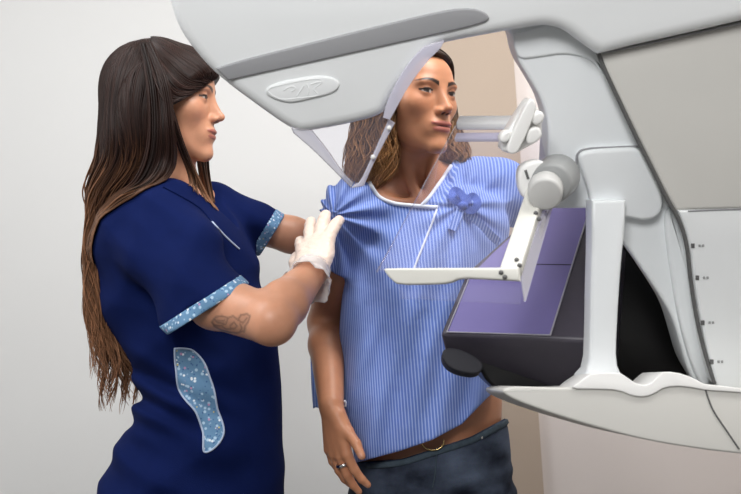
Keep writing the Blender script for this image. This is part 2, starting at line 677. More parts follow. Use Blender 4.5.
class Hand:
    """wrist at o, fingers along fwd, back of the hand along back; thumb on the +x side (x = fwd x back, times flip)"""

    def __init__(self, o, fwd, back, s=1.0, flip=1, curl=((.2, .3, .2),) * 4, spread=1.0, thumb=None, inflate=0.0):
        self.o = np.asarray(o, float)
        f = np.asarray(fwd, float)
        f /= np.linalg.norm(f)
        b = np.asarray(back, float)
        b = b - f * (b @ f)
        b /= np.linalg.norm(b)
        x = np.cross(f, b) * flip
        self.R = np.stack([x, f, b]).astype(f32)
        self.s = s
        self.inf = inflate
        xs = (.028, .0095, -.0090, -.026)
        ln = (.072, .080, .074, .058)
        kn = (.088, .092, .088, .080)
        self.fing = []
        for i in range(4):
            base = np.array([xs[i] * .55, .012, 0.])
            k = np.array([xs[i], kn[i], .002 if i in (1, 2) else 0.])
            pts = [base, k]
            ang = 0.0
            side = np.array([xs[i] * .9 * spread, .09, 0])
            side /= np.linalg.norm(side)
            p = k
            for L, c in zip((.46, .30, .24), curl[i]):
                ang += c
                d = side * math.cos(ang) + np.array([0, 0, -1.]) * math.sin(ang)
                p = p + d * ln[i] * L
                pts.append(p)
            self.fing.append(pts)
        self.thumb = [np.array(t, float) for t in (thumb or ((.016, .018, -.004), (.040, .046, -.010), (.050, .074, -.012), (.053, .096, -.014)))]

    def pt(self, q):
        return self.o + self.s * (np.asarray(q, float) @ self.R)

    def loc(self, p):
        return ((p - self.o.astype(f32)) @ self.R.T) / f32(self.s)

    def __call__(self, p):
        q = self.loc(p)
        palm = None
        for i, pts in enumerate(self.fing):
            e = cone(q, pts[0], pts[1], .0135, .0105)
            palm = e if palm is None else smin(palm, e, .012)
        palm = smin(palm, cone(q, self.thumb[0], self.thumb[1], .014, .0115), .012)
        palm = smin(palm, ell(q, (.0, .045, -.006), (.034, .040, .010)), .008)
        d = palm
        for i, pts in enumerate(self.fing):
            r = (.0098, .0088, .0078, .0066) if i < 3 else (.0086, .0076, .0068, .0058)
            fd = chain(q, pts[1:], r, .003)
            fd = np.minimum(fd, sph(q, pts[2], r[1] + .0006))
            d = smin(d, fd, .0035)
        d = smin(d, chain(q, self.thumb[1:], (.0110, .0095, .0075), .004), .004)
        return d * f32(self.s) - f32(self.inf)


def skin_mat(name, bump=0.05):
    m = mat(name, (0.5, 0.3, 0.2, 1), 0.42, 0.45, noise=0.05, nscale=45, bump=bump, bscale=420, sss=0.12, attr='Col')
    return m


def body_mesh(name, parts, paint, material, parent):
    v, q = join(parts)
    c = paint(v)
    c4 = np.concatenate([np.clip(c, 0, 1), np.ones((len(c), 1))], 1)
    return mesh_c(name, v, q, material, parent, attrs={'Col': ('FLOAT_COLOR', c4)})


def cloth_folds(p, amp, ks):
    d = np.zeros(len(p), f32)
    for kx, ky, kz, ph, w, a in ks:
        t = kx * p[:, 0] + ky * p[:, 1] + kz * p[:, 2] + ph + w * np.sin(9 * p[:, 2] + 7 * p[:, 0] + ph * 3)
        d += a * (np.abs(np.sin(t)) ** 1.5)
    return d * f32(amp)


def hair_mat(name, root, tip, gloss=0.42):
    m = bpy.data.materials.new(name)
    m.use_nodes = True
    nt = m.node_tree
    b = nt.nodes['Principled BSDF']
    b.inputs['Roughness'].default_value = gloss
    b.inputs['Specular IOR Level'].default_value = 0.22
    a = nt.nodes.new('ShaderNodeAttribute')
    a.attribute_name = 'along'
    r = nt.nodes.new('ShaderNodeValToRGB')
    r.color_ramp.elements[0].position = 0.42
    r.color_ramp.elements[0].color = root
    r.color_ramp.elements[1].position = 0.95
    r.color_ramp.elements[1].color = tip
    nt.links.new(a.outputs['Fac'], r.inputs[0])
    a2 = nt.nodes.new('ShaderNodeAttribute')
    a2.attribute_name = 'tone'
    hv = nt.nodes.new('ShaderNodeHueSaturation')
    nt.links.new(r.outputs[0], hv.inputs['Color'])
    nt.links.new(a2.outputs['Fac'], hv.inputs['Value'])
    nt.links.new(hv.outputs[0], b.inputs['Base Color'])
    return m


def hair_mesh(name, groups, base, material, parent):
    """groups: list of (curves, radii, along-range, tones); base: (verts, quads, along)"""
    V, Q, A, T, o = [], [], [], [], 0
    if base is not None:
        v, q, al = base
        V.append(v)
        Q.append(q)
        A.append(al)
        T.append(np.full(len(v), 0.8))
        o = len(v)
    for cur, rad, (a0, a1), tones in groups:
        v, q, t = strands(cur, rad)
        V.append(v)
        Q.append(q + o)
        A.append(a0 + (a1 - a0) * t)
        T.append(np.repeat(tones, len(v) // len(tones)))
        o += len(v)
    return mesh_c(name, np.concatenate(V), np.concatenate(Q), material, parent,
                  attrs={'along': ('FLOAT', np.concatenate(A)), 'tone': ('FLOAT', np.concatenate(T))})


def ring_strands(loft, ys, ths, lift, jitter, wave, n=36, end=(0.85, 1.0), d_ref=1.7, xw=0.0):
    """strands combed down the outside of a Loft of hair"""
    S = len(ths)
    out = np.zeros((S, n, 3))
    t = np.linspace(0, 1, n)
    for i, th in enumerate(ths):
        e = rng.uniform(*end)
        y = ys[0] + (ys[1] - ys[0]) * e * t
        z = (CY - y) * d_ref / F
        z = np.clip(z, loft.z0 + 1e-4, loft.z1 - 1e-4)
        cx, cy, rx, ry = loft.sec(z)
        lock = math.floor(th * 7)
        r2 = random.Random(lock * 31 + 5)
        w = wave(t) * np.sin(t * (9 + 5 * r2.random()) * 2 + r2.random() * 6.28 + 0.35 * math.sin(th * 40))
        dth = jitter * rng.normal() * t + w * 2.0
        thv = th + dth
        L = lift * rng.uniform(0.2, 1.0) + wave(t) * 0.03 * rng.normal()
        out[i, :, 0] = cx + (rx + L) * np.cos(thv)
        out[i, :, 1] = cy - (ry + L) * np.sin(thv)
        out[i, :, 0] += xw * np.clip((t - .38) / .35, 0, 1) * np.sin(t * e * (16 + 6 * r2.random()) + r2.random() * 6.28 + 5 * math.sin(th * 13))
        out[i, :, 2] = z
    return out

# ------------------------------------------------------------------ the nurse
def cloth_mat(name, color, rough=0.85, bump=0.15, spec=0.2):
    return mat(name, color, rough, spec, noise=0.05, nscale=30, bump=bump, bscale=700, sheen=0.15)


M_navy = mat('navy scrub cloth', srgb(13, 26, 72), 0.9, 0.08, noise=0.05, nscale=30, bump=0.15, bscale=700)
M_shoe = mat('white shoe', srgb(225, 225, 225), 0.5)


def floral_mat():
    """blue grey print with small pale, pink and yellow flecks"""
    m = bpy.data.materials.new('floral print')
    m.use_nodes = True
    nt = m.node_tree
    b = nt.nodes['Principled BSDF']
    b.inputs['Roughness'].default_value = 0.85
    b.inputs['Specular IOR Level'].default_value = 0.2
    tc = nt.nodes.new('ShaderNodeTexCoord')
    last = None
    base = nt.nodes.new('ShaderNodeRGB')
    base.outputs[0].default_value = srgb(104, 142, 176)
    last = base.outputs[0]
    for sc, thr, col, off in ((110, 0.34, srgb(178, 205, 226), 0), (150, 0.26, srgb(70, 104, 150), 3), (95, 0.22, srgb(232, 238, 244), 7),
                              (70, 0.17, srgb(196, 150, 186), 13), (65, 0.13, srgb(214, 200, 120), 19)):
        mp = nt.nodes.new('ShaderNodeMapping')
        mp.inputs['Location'].default_value = (off, off * 0.7, off * 1.3)
        nt.links.new(tc.outputs['Object'], mp.inputs[0])
        vo = nt.nodes.new('ShaderNodeTexVoronoi')
        vo.inputs['Scale'].default_value = sc
        nt.links.new(mp.outputs[0], vo.inputs['Vector'])
        r = nt.nodes.new('ShaderNodeMapRange')
        r.inputs[1].default_value = thr
        r.inputs[2].default_value = thr * 0.75
        nt.links.new(vo.outputs['Distance'], r.inputs[0])
        mx = nt.nodes.new('ShaderNodeMix')
        mx.data_type = 'RGBA'
        nt.links.new(r.outputs[0], mx.inputs[0])
        nt.links.new(last, mx.inputs[6])
        mx.inputs[7].default_value = col
        last = mx.outputs[2]
    nt.links.new(last, b.inputs['Base Color'])
    return m


M_floral = floral_mat()
M_piping = mat('pale piping', srgb(176, 190, 214), 0.8)
M_nskin = skin_mat('nurse skin')
M_nhair = hair_mat('dark brown hair', srgb(38, 23, 19), srgb(142, 100, 72))
M_glove = mat('thin glove', srgb(234, 212, 197), 0.38, 0.5, noise=0.04, nscale=40, bump=0.25, bscale=120)
M_glovecuff = clear_mat('clear glove cuff', (1, 0.98, 0.97, 1), 0.05, (0.95, 0.91, 0.90, 1), 0.42)

nx = P(195, 540, 1.77)
nfoot = nx[0] + SR * 1.0
nurse = thing('person', 'woman in navy scrubs with long dark brown hair, gloved hands adjusting the striped gown', 'person',
              to_world(np.array([nfoot, 1.77, floor_z(nfoot)])).tolist())

N_head = Head(P(164, 99.5, 1.70), (1, -.03, -.02), s=.985, gaze=(0, -.001), lid=.0024, jaw=0.93)
n_sh = P(150, 236, 1.63)
n_el = P(272, 321, 1.44)
n_mid = P(216, 301, 1.525)
n_wr = P(311, 274, 1.585)
n_hand = Hand(n_wr + (n_wr - n_el) * .03, (.03, .80, .59), (-.50, -.62, .56), s=0.95, flip=-1,
              curl=((.20, .10, .05), (-.02, .08, .05), (-.08, .08, .05), (-.02, .12, .1)), spread=1.35)
f_sh = P(222, 216, 1.90)
f_el = P(292, 235, 1.945)
f_wr = P(346, 243, 2.03)
f_hand = Hand(f_wr, (.95, .30, -.12), (.1, -.6, .75), s=0.95, flip=-1, curl=((.3, .3, .2),) * 4)
n_lerp = lambda a, b, t: a + (b - a) * t


def nurse_head_neck(p):
    d = N_head(p)
    d = smin(d, cone(p, P(166, 132, 1.705), P(166, 200, 1.73), .050, .053), .018)
    d = smin(d, cone(p, P(166, 196, 1.73), P(186, 250, 1.77), .058, .085), .03)
    d = smin(d, cone(p, P(160, 196, 1.72), P(150, 214, 1.64), .035, .045), .03)
    d = smin(d, cone(p, P(170, 196, 1.76), P(215, 212, 1.87), .035, .045), .03)
    return d


def nurse_near_arm(p):
    d = chain(p, [n_sh, n_mid, n_el], [.046, .044, .0365], .015)
    fm = n_lerp(n_el, n_wr, .3) + np.array([.0, -.002, .004])
    d2 = chain(p, [n_el, fm, n_wr], [.034, .0365, .0255], .012)
    d = smin(d, d2, .014)
    return smin(d, n_hand(p), .008)


def nurse_far_arm(p):
    d = chain(p, [f_sh, f_el, f_wr], [.040, .036, .027], .015)
    return smin(d, f_hand(p), .008)


n_loft = Loft([(181, 152, 188, 1.72, .05), (188, 132, 205, 1.735, .10), (200, 116, 221, 1.76, .15), (215, 106, 234, 1.77, .172),
               (240, 99, 249, 1.78, .178), (270, 98, 260, 1.78, .178), (300, 105, 267, 1.78, .172), (330, 117, 274, 1.78, .165),
               (360, 132, 278, 1.77, .160), (385, 140, 279, 1.765, .156), (405, 139, 280, 1.765, .158), (430, 128, 281, 1.765, .166),
               (460, 113, 282, 1.765, .176), (494, 100, 283, 1.765, .186), (545, 92, 286, 1.765, .194)], n=2.25)
cuff_a, cuff_b = P(166, 323, 1.53), P(240, 276, 1.53)      # near sleeve ends along this line
sl_dir = (n_el - n_sh) / np.linalg.norm(n_el - n_sh)
cuff_n = np.cross(cuff_b - cuff_a, cuff_a + cuff_b)
cuff_n /= np.linalg.norm(cuff_n)
if cuff_n @ sl_dir < 0:
    cuff_n = -cuff_n
fc_a, fc_b = P(277, 208, 1.93), P(250, 252, 1.93)
f_dir = (f_el - f_sh) / np.linalg.norm(f_el - f_sh)
fc_n = np.cross(fc_b - fc_a, fc_a + fc_b)
fc_n /= np.linalg.norm(fc_n)
if fc_n @ f_dir < 0:
    fc_n = -fc_n
N_FOLDS = [(14, 4, 30, .3, .9, .6), (-22, 3, 18, 1.7, 1.1, .5), (9, -6, 46, 2.2, .7, .22), (40, 8, 34, .9, 1.2, .15)]


def near_sleeve(p):
    a = P(150, 222, 1.645)
    b = P(214, 314, 1.51)
    return econe(p, a, b, (b - a)[[2, 1, 0]] * np.array([1, 0, -1]), .088, .074, .066, .060)


def far_sleeve(p):
    a = P(218, 212, 1.87)
    b = P(280, 236, 1.94)
    return econe(p, a, b, np.array([.4, 0, -.9]), .058, .049, .062, .053)


def clipn(p, a, n, off=0.0):
    return (p - np.asarray(a + n * off, f32)) @ n.astype(f32)


v_apex = P(216, 226, 1.66)


def n_vneck(p):
    """V shaped opening at the front of the neck, as a distance (negative inside)"""
    x, y = pxy(p)
    line = poly2d(x, y, [(150, 178), (163, 187), (180, 196), (199, 208), (216, 227), (260, 227), (260, 150), (150, 150)]) * f32(1.72 / F)
    h = (P(216, 226, 1.72)[2] - p[:, 2])
    wid = np.abs(p[:, 1] - 1.745) - (0.012 + np.clip(-h, 0, .2) * .95)
    return np.maximum(line, wid)


def scrub(p, cut=True):
    d = n_loft(p)
    d = np.minimum(d, 10)
    ns = smax(near_sleeve(p), clipn(p, cuff_a, cuff_n, .008), .002)
    fs = smax(far_sleeve(p), clipn(p, fc_a, fc_n, .008), .002)
    d = smin(d, ns, .022)
    d = smin(d, fs, .03)
    x, y = pxy(p)
    calm = (1 - .75 / (1 + np.exp(-np.clip((x - 250) / 6, -30, 30))) * (y > 340)).astype(f32)
    d = d + (cloth_folds(p, .012, N_FOLDS) - .008) * calm - .003 * (1 - calm)
    # waist gathers that pull towards the small of the back
    x, y = pxy(p)
    wa = np.exp(-((y - 398) / 34) ** 2 - ((x - 150) / 60) ** 2)
    d = d + f32(.008) * wa.astype(f32) * np.sin((y - .55 * x) * .22).astype(f32)
    if cut:
        d = smax(d, -n_vneck(p), .003)
    return d


n_skin = np.array(srgb(202, 146, 116)[:3])
TATTOO = [[(212, 322), (216, 317), (222, 316), (228, 318), (226, 324), (219, 326), (214, 325), (212, 322)],
          [(214, 326), (221, 330), (229, 332), (237, 333), (243, 331)], [(216, 321), (222, 321), (225, 320)],
          [(228, 318), (233, 316), (238, 320), (241, 315), (247, 314), (250, 316), (248, 322), (245, 326), (244, 332)],
          [(238, 320), (243, 323), (247, 318)], [(230, 326), (234, 322), (237, 326), (234, 329), (230, 328)],
          [(222, 326), (226, 329), (231, 329)], [(214, 319), (218, 323), (224, 323)], [(240, 324), (242, 328), (240, 331)]]


def seg_dist(x, y, lines):
    d = np.full(x.shape, 1e9)
    for ln in lines:
        for (x0, y0), (x1, y1) in zip(ln[:-1], ln[1:]):
            ex, ey = x1 - x0, y1 - y0
            t = np.clip(((x - x0) * ex + (y - y0) * ey) / (ex * ex + ey * ey + 1e-9), 0, 1)
            d = np.minimum(d, np.hypot(x - x0 - t * ex, y - y0 - t * ey))
    return d


def nurse_paint(v):
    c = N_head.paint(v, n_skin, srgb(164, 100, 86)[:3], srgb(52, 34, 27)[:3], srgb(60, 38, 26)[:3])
    x, y = pxy(v)
    on = (v[:, 1] < 1.56) & (x > 205) & (x < 256) & (y > 308) & (y < 338)
    w = np.clip((1.5 - seg_dist(x[on], y[on], TATTOO)) / 1.1, 0, 1) * .62
    w = np.maximum(w, .22 * (poly2d(x[on], y[on], [(211, 322), (218, 315), (232, 317), (250, 314), (246, 331), (232, 333), (215, 327)]) < 0))
    c[on] = c[on] * (1 - w[:, None]) + np.array(srgb(62, 52, 50)[:3]) * w[:, None]
    return c


lo = lambda *a: np.min(np.array(a), 0)
hi = lambda *a: np.max(np.array(a), 0)
parts = [surfnet(nurse_head_neck, N_head.o + (-.13, -.11, -.24), N_head.o + (.15, .20, .125), .0017),
         surfnet(nurse_near_arm, lo(n_sh, n_el, n_wr) + (.02, -.07, -.07), hi(n_el, n_wr) + (.12, .19, .16), .0022)]
parts.append(surfnet(nurse_far_arm, lo(f_sh, f_el) - .06, hi(f_wr, f_wr) + (.2, .15, .09), .0032))


def nurse_core(p):
    d = ell(p, P(180, 270, 1.775), (.085, .13, .16))
    d = smin(d, ell(p, P(205, 450, 1.765), (.10, .145, .16)), .08)
    for s in (-.075, .075):
        hp = P(195, 500, 1.765 + s)
        an = np.array([nfoot, 1.77 + s, floor_z(nfoot) + .09])
        d = smin(d, chain(p, [hp, (hp + an) / 2, an], [.075, .05, .036], .02), .03)
    return d


parts.append(surfnet(nurse_core, (-.52, 1.57, -1.30), (-.12, 1.96, .08), .009))
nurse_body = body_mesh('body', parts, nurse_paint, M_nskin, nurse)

v, q = surfnet(scrub, P(80, 560, 1.9) + (0, -.55, .0), P(300, 170, 1.9) + (.0, .15, .0), .0034)
z_hem = P(195, 548, 1.765)[2]
v, q = cull(v, q, v[:, 2] > z_hem)
scrub_top = mesh_c('scrub_top', v, q, M_navy, nurse)


def band(f, a, n, w0, w1, lift, region):
    g = lambda p: np.maximum(np.maximum(f(p) - lift, clipn(p, a, n, w1)), -clipn(p, a, n, w0))
    return surfnet(g, region[0], region[1], .0024)


v, q = band(lambda p: near_sleeve(p) + cloth_folds(p, .012, N_FOLDS) - .008, cuff_a, cuff_n, -.001, .0175, .0008, (P(150, 350, 1.53) - (0, .14, 0), P(262, 258, 1.53) + (0, .16, 0)))
mesh_c('sleeve_cuff', v, q, M_floral, nurse, sharp=50)['label'] = 'pale blue floral band on the near sleeve'
v, q = band(lambda p: far_sleeve(p) + cloth_folds(p, .012, N_FOLDS) - .008, fc_a, fc_n, -.001, .021, .001, (P(238, 270, 1.93) - (0, .12, 0), P(305, 195, 1.93) + (0, .14, 0)))
mesh_c('sleeve_cuff', v, q, M_floral, nurse, sharp=50)['label'] = 'pale blue floral band on the far sleeve'


def surf_line(f, px, lift=.001, n=30):
    c = bez(px, n)
    pt = march(f, c[:, 0], c[:, 1])
    return pt + grad(f, pt) * lift


scr0 = lambda p: scrub(p, False)
v, q = tube(surf_line(scr0, [(163, 187), (180, 196), (199, 208), (213, 223)], .0008), .0022, 6)
mesh_c('neckline_piping', v, q, M_navy, nurse)
v, q = tube(surf_line(scr0, [(212, 222), (220, 231), (229, 240), (239, 249)], .0006), .0016, 6)
mesh_c('chest_piping', v, q, M_piping, nurse)['label'] = 'pale seam line on the chest'


def patch(f, poly, lift, step=1.6, holes=None):
    """a piece of cloth lying on surface f inside a traced outline"""
    poly = bez(list(poly) + [poly[0]], 90)[:-1]
    c = poly.mean(0)
    rings = [c + (poly - c) * k for k in (1, .85, .68, .5, .32, .15)]
    v = np.concatenate(rings + [c[None]])
    n = len(poly)
    fs_ = []
    for r in range(len(rings) - 1):
        for i in range(n):
            j = (i + 1) % n
            fs_.append([r * n + i, r * n + j, (r + 1) * n + j, (r + 1) * n + i])
    k = (len(rings) - 1) * n
    for i in range(n):
        fs_.append([k + i, k + (i + 1) % n, len(v) - 1])
    s = march(f, v[:, 0], v[:, 1])
    g = grad(f, s)
    top = s + g * lift
    bot = s[:n] - g[:n] * .002
    vv = np.concatenate([top, bot])
    o = len(top)
    for i in range(n):
        j = (i + 1) % n
        fs_.append([j, i, o + i, o + j])
    return vv, fs_, top[:n]


pk = [(175, 348.5), (184, 349), (194, 352), (206, 366), (214, 392), (218, 410), (223.5, 429), (221, 440), (213, 449), (204.5, 451.5),
      (203.5, 440), (202.5, 430), (196, 413), (182, 396), (176.5, 372)]
v, q, rim = patch(scr0, pk, .0022)
pocket = fix_normals(mesh_c('pocket_trim', v, q, M_floral, nurse, sharp=60))
pocket['label'] = 'wavy floral pocket panel on the side of the top'
v, q = tube(np.concatenate([rim, rim[:2]]), .0018, 6, caps=False)
mesh_c('pocket_piping', v, q, M_piping, pocket)

# trousers and shoes (below the frame)
def trousers(p):
    d = ell(p, P(200, 470, 1.765), (.11, .15, .13))
    for s in (-.08, .08):
        hp = P(196, 500, 1.765 + s)
        an = np.array([nfoot, 1.77 + s, floor_z(nfoot) + .06])
        d = smin(d, chain(p, [hp, (hp + an) / 2, an], [.095, .075, .066], .03), .03)
    return smax(d, (np.float32(floor_z(nfoot) + .045) - p[:, 2]), .004)


v, q = surfnet(trousers, (-.55, 1.52, -1.30), (-.08, 2.0, -.28), .008)
mesh_c('trousers', v, q, M_navy, nurse)


def shoe_pair(root, cx, yc, fwd, gap, m):
    fwd = fwd[:2]
    f = np.array(fwd, float)
    f /= np.linalg.norm(f)
    sd = np.array([-f[1], f[0]])
    for s in (-1, 1):
        c = np.array([cx, yc]) + sd * gap * s
        zf = floor_z(cx)
        hl = np.array([*(c - f * .05), zf + .042])
        to = np.array([*(c + f * .15), zf + .033])
        g = lambda p: smax(smin(cone(p, hl, to, .045, .036), cone(p, hl, hl + (0, 0, .05), .043, .042), .03), np.float32(zf + .002) - p[:, 2], .003)
        v, q = surfnet(g, lo(hl, to) - .06, hi(hl, to) + (.06, .06, .11), .005)
        mesh_c('shoe', v, q, m, root)


shoe_pair(nurse, nfoot, 1.77, (1, 0, 0), .08, M_shoe)

# gloves
def glove_f(h):
    def g(p):
        d = h(p) - .0024
        return d + f32(.0010) * np.sin(260 * p[:, 0] + 3 * np.sin(140 * p[:, 2])) * np.sin(230 * p[:, 2] + 90 * p[:, 1])
    return g


for h, wr in ((n_hand, n_wr), (f_hand, f_wr)):
    c = h.pt((0, .08, 0))
    fwd = h.R[1].astype(float)
    g0 = glove_f(h)
    arm = nurse_near_arm if h is n_hand else nurse_far_arm
    g = lambda p: np.maximum(smin(g0(p), arm(p) - .003, .004), -clipn(p, wr, fwd, -.002))
    v, q = surfnet(g, c - .14, c + .14, .0022)
    gl = mesh_c('glove', v, q, M_glove, nurse)
    gl['label'] = 'thin pale glove on the near hand' if h is n_hand else 'thin pale glove on the far hand'
    # loose clear cuff round the wrist
    ax = -(fwd * .4 + ((n_wr - n_el) if h is n_hand else (f_wr - f_el)) / .25 * .6)
    ax /= np.linalg.norm(ax)
    e1 = np.cross(ax, (0, 1, 0))
    e1 /= np.linalg.norm(e1)
    e2 = np.cross(ax, e1)
    K, V, Q = 40, [], []
    for i, (t, r) in enumerate(((-.016, .030), (-.004, .031), (.008, .034), (.020, .038), (.032, .041))):
        for j in range(K):
            th = 2 * math.pi * j / K
            rr = r * (1 + .10 * (i / 4) * math.sin(5 * th + i) + .06 * (i / 4) * math.sin(11 * th + 2 * i))
            V.append(wr + ax * (t + .004 * math.sin(3 * th) * i / 4) + (e1 * math.cos(th) + e2 * math.sin(th)) * rr)
    for i in range(4):
        for j in range(K):
            Q.append([i * K + j, i * K + (j + 1) % K, (i + 1) * K + (j + 1) % K, (i + 1) * K + j])
    o = mesh_c('glove_cuff', np.array(V), Q, M_glovecuff, gl)
    md = o.modifiers.new('thickness', 'SOLIDIFY')
    md.thickness = .0008

# hair
n_hl = Loft([(44, 142, 158, 1.70, .015), (49, 129, 172, 1.70, .045), (58, 118, 182, 1.70, .064), (72, 110, 184, 1.70, .076),
             (95, 106, 174, 1.70, .082), (120, 104, 170, 1.70, .084), (145, 102, 174, 1.70, .085), (165, 100, 174, 1.71, .085),
             (180, 96, 160, 1.72, .085), (195, 95, 138, 1.735, .085), (210, 99, 120, 1.75, .080), (235, 99, 112, 1.765, .08), (265, 98, 110, 1.77, .08),
             (300, 98, 114, 1.77, .08), (330, 99, 122, 1.77, .08), (355, 102, 136, 1.77, .08), (385, 102, 140, 1.77, .08), (410, 112, 130, 1.77, .04)], n=2.3)
N_MASK = [(-.3, -.3), (-.3, .3), (.3, .3), (.3, .045), (.100, .043), (.070, .028), (.050, .015), (.036, .006), (.024, .000), (.017, -.025),
          (.019, -.056), (.024, -.08), (.025, -.3)]


def nurse_hair_base(p):
    cut = (p[:, 2] - np.float32(P(0, 318, 1.77)[2]))
    d = smax(n_hl(p), -cut, .02)
    q = N_head.loc(p)
    m = poly2d(q[:, 1], q[:, 2], N_MASK)
    cap = smax(N_head(p) - f32(.012), m, .004)
    d = smin(d, cap, .03)
    y = q[:, 1]
    return d


v, q = surfnet(nurse_hair_base, P(78, 335, 1.77) + (0, -.24, 0), P(225, 28, 1.70) + (0, .17, .0), .0034)
yy = CY - v[:, 2] / 1.72 * F
al = np.clip((yy - 40) / 370, 0, 1)


def push(cur, f, m):
    sh = cur.shape
    p = cur.reshape(-1, 3)
    for _ in range(3):
        d = f(p.astype(f32))
        g = grad(f, p)
        p = p + g * np.clip(m - d, 0, .05)[:, None]
    q = p.reshape(sh)
    for _ in range(3):
        q[:, 1:-1] = .5 * q[:, 1:-1] + .25 * (q[:, :-2] + q[:, 2:])
    p = q.reshape(-1, 3)
    d = f(p.astype(f32))
    return (p + grad(f, p) * np.clip(m - d, 0, .05)[:, None]).reshape(sh)


def sheet(guides, count, n=26, jit=.002, mix=None, lift=(0, .004)):
    G = [np.array([P(*k) for k in bez(g, n)]) for g in guides]
    out = np.zeros((count, n, 3))
    for i in range(count):
        u = rng.uniform(0, len(G) - 1.0001)
        k = int(u)
        out[i] = G[k] * (1 - u + k) + G[k + 1] * (u - k) + rng.normal(size=3) * jit
        out[i, :, 1] -= rng.uniform(*lift)
    return out


wave_n = lambda t: .045 * np.clip((t - .40) / .5, 0, 1)
th = np.concatenate([rng.uniform(-.25, 3.5, 800), rng.uniform(3.5, 6.0, 200)])
c1 = ring_strands(n_hl, (45, 392), th, .005, .07, wave_n, n=48, end=(.58, .97), d_ref=1.73, xw=.012)
c1 = push(c1, nurse_hair_base, .0008)
tn = lambda k, s=.35: np.clip(rng.normal(1.0, s, k), .4, 2.2)
groups = [(c1, rng.uniform(.0007, .0019, len(th)), (0, 1), tn(len(th)))]
bang = sheet([[(154, 44, 1.70), (185, 48, 1.69), (204, 64, 1.69), (213, 80, 1.70)], [(153, 45, 1.67), (182, 54, 1.655), (201, 69, 1.665), (212, 81, 1.68)],
              [(152, 46, 1.65), (174, 62, 1.63), (193, 77, 1.64), (209, 83, 1.66)], [(150, 47, 1.64), (166, 69, 1.61), (183, 87, 1.615), (203, 87.5, 1.65)],
              [(148, 48, 1.63), (161, 74, 1.60), (174, 95, 1.605), (192, 94, 1.63)], [(146, 50, 1.63), (156, 80, 1.60), (167, 103, 1.60), (180, 100, 1.61)]], 420, jit=.0013)
bang = push(bang, nurse_hair_base, .0022)
groups.append((bang, rng.uniform(.0009, .0020, 420), (0, .25), tn(420)))
side = sheet([[(150, 44, 1.625), (164, 75, 1.60), (170, 98, 1.60), (172, 125, 1.605), (175, 150, 1.62), (172, 172, 1.63), (150, 190, 1.60), (122, 200, 1.60), (106, 222, 1.64), (98, 262, 1.69)],
              [(146, 44, 1.625), (158, 78, 1.60), (163, 105, 1.60), (165, 135, 1.60), (164, 160, 1.615), (152, 182, 1.60), (126, 194, 1.60), (106, 212, 1.64), (96, 245, 1.69), (92, 290, 1.70)],
              [(142, 44, 1.625), (148, 80, 1.60), (150, 115, 1.60), (148, 150, 1.605), (135, 182, 1.61), (112, 200, 1.64), (97, 235, 1.68), (91, 280, 1.70), (90, 320, 1.70)]], 150, n=44)
scf = lambda p: scrub(p, False)
side = push(side, scf, .004)
groups.append((side, rng.uniform(.0012, .0024, 150), (0, .85), tn(150)))
front = sheet([[(166, 95, 1.605), (174, 125, 1.61), (181, 150, 1.63), (188, 168, 1.66), (190, 182, 1.66), (178, 192, 1.65)],
               [(168, 100, 1.605), (177, 130, 1.615), (186, 154, 1.64), (195, 172, 1.67), (204, 190, 1.69), (211, 206, 1.69)],
               [(172, 110, 1.61), (180, 138, 1.62), (188, 158, 1.65), (196, 178, 1.68), (206, 198, 1.69), (215, 214, 1.69)]], 60, n=30, jit=.002)
front = push(push(front, nurse_head_neck, .003), scf, .003)
groups.append((front, rng.uniform(.0010, .0020, 60), (.1, .9), tn(60)))
farh = sheet([[(205, 150, 1.79), (206, 170, 1.79), (209, 190, 1.80), (213, 205, 1.80)], [(198, 150, 1.78), (201, 172, 1.78), (206, 195, 1.79), (210, 212, 1.79)]], 50, n=20, jit=.003)
groups.append((farh, rng.uniform(.0012, .0024, 50), (.3, .8), tn(50)))
# separate wavy locks at the ends
for k in range(17):
    u = k / 16
    x0, x1 = 101 + 14 * u, 99 + 44 * u + rng.normal() * 3
    yend = 372 + 36 * math.sin(math.pi * (.25 + .6 * u)) + rng.normal() * 7
    dd = 1.735 + .06 * rng.random()
    ph, fr, am = rng.uniform(0, 6.28), rng.uniform(2.2, 3.6), rng.uniform(3.5, 7.5)
    n_s = 16
    t = np.linspace(0, 1, 40)
    cur = np.zeros((n_s, 40, 3))
    for s in range(n_s):
        dx, dy, dz = rng.normal() * 3.0, rng.normal() * 5, rng.normal() * .012
        e = 1 - .25 * rng.random() ** 2
        y = 205 + (yend - 205) * t * e
        x = x0 + (x1 - x0) * t ** 1.5 + dx * (1 - .75 * t) + am * np.clip(t * 1.6, 0, 1) * np.sin(ph + fr * 2 * math.pi * t * e + .25 * dx)
        d_ = dd + dz + .006 * np.cos(ph + fr * 6.28 * t)
        cur[s] = np.stack([(x - CX) * d_ / F, d_, (CY - y) * d_ / F], 1)
    groups.append((cur, rng.uniform(.0009, .0019, n_s), (.55, 1.0), tn(n_s)))
hair_mesh('hair', groups, (v, q, al), M_nhair, nurse)

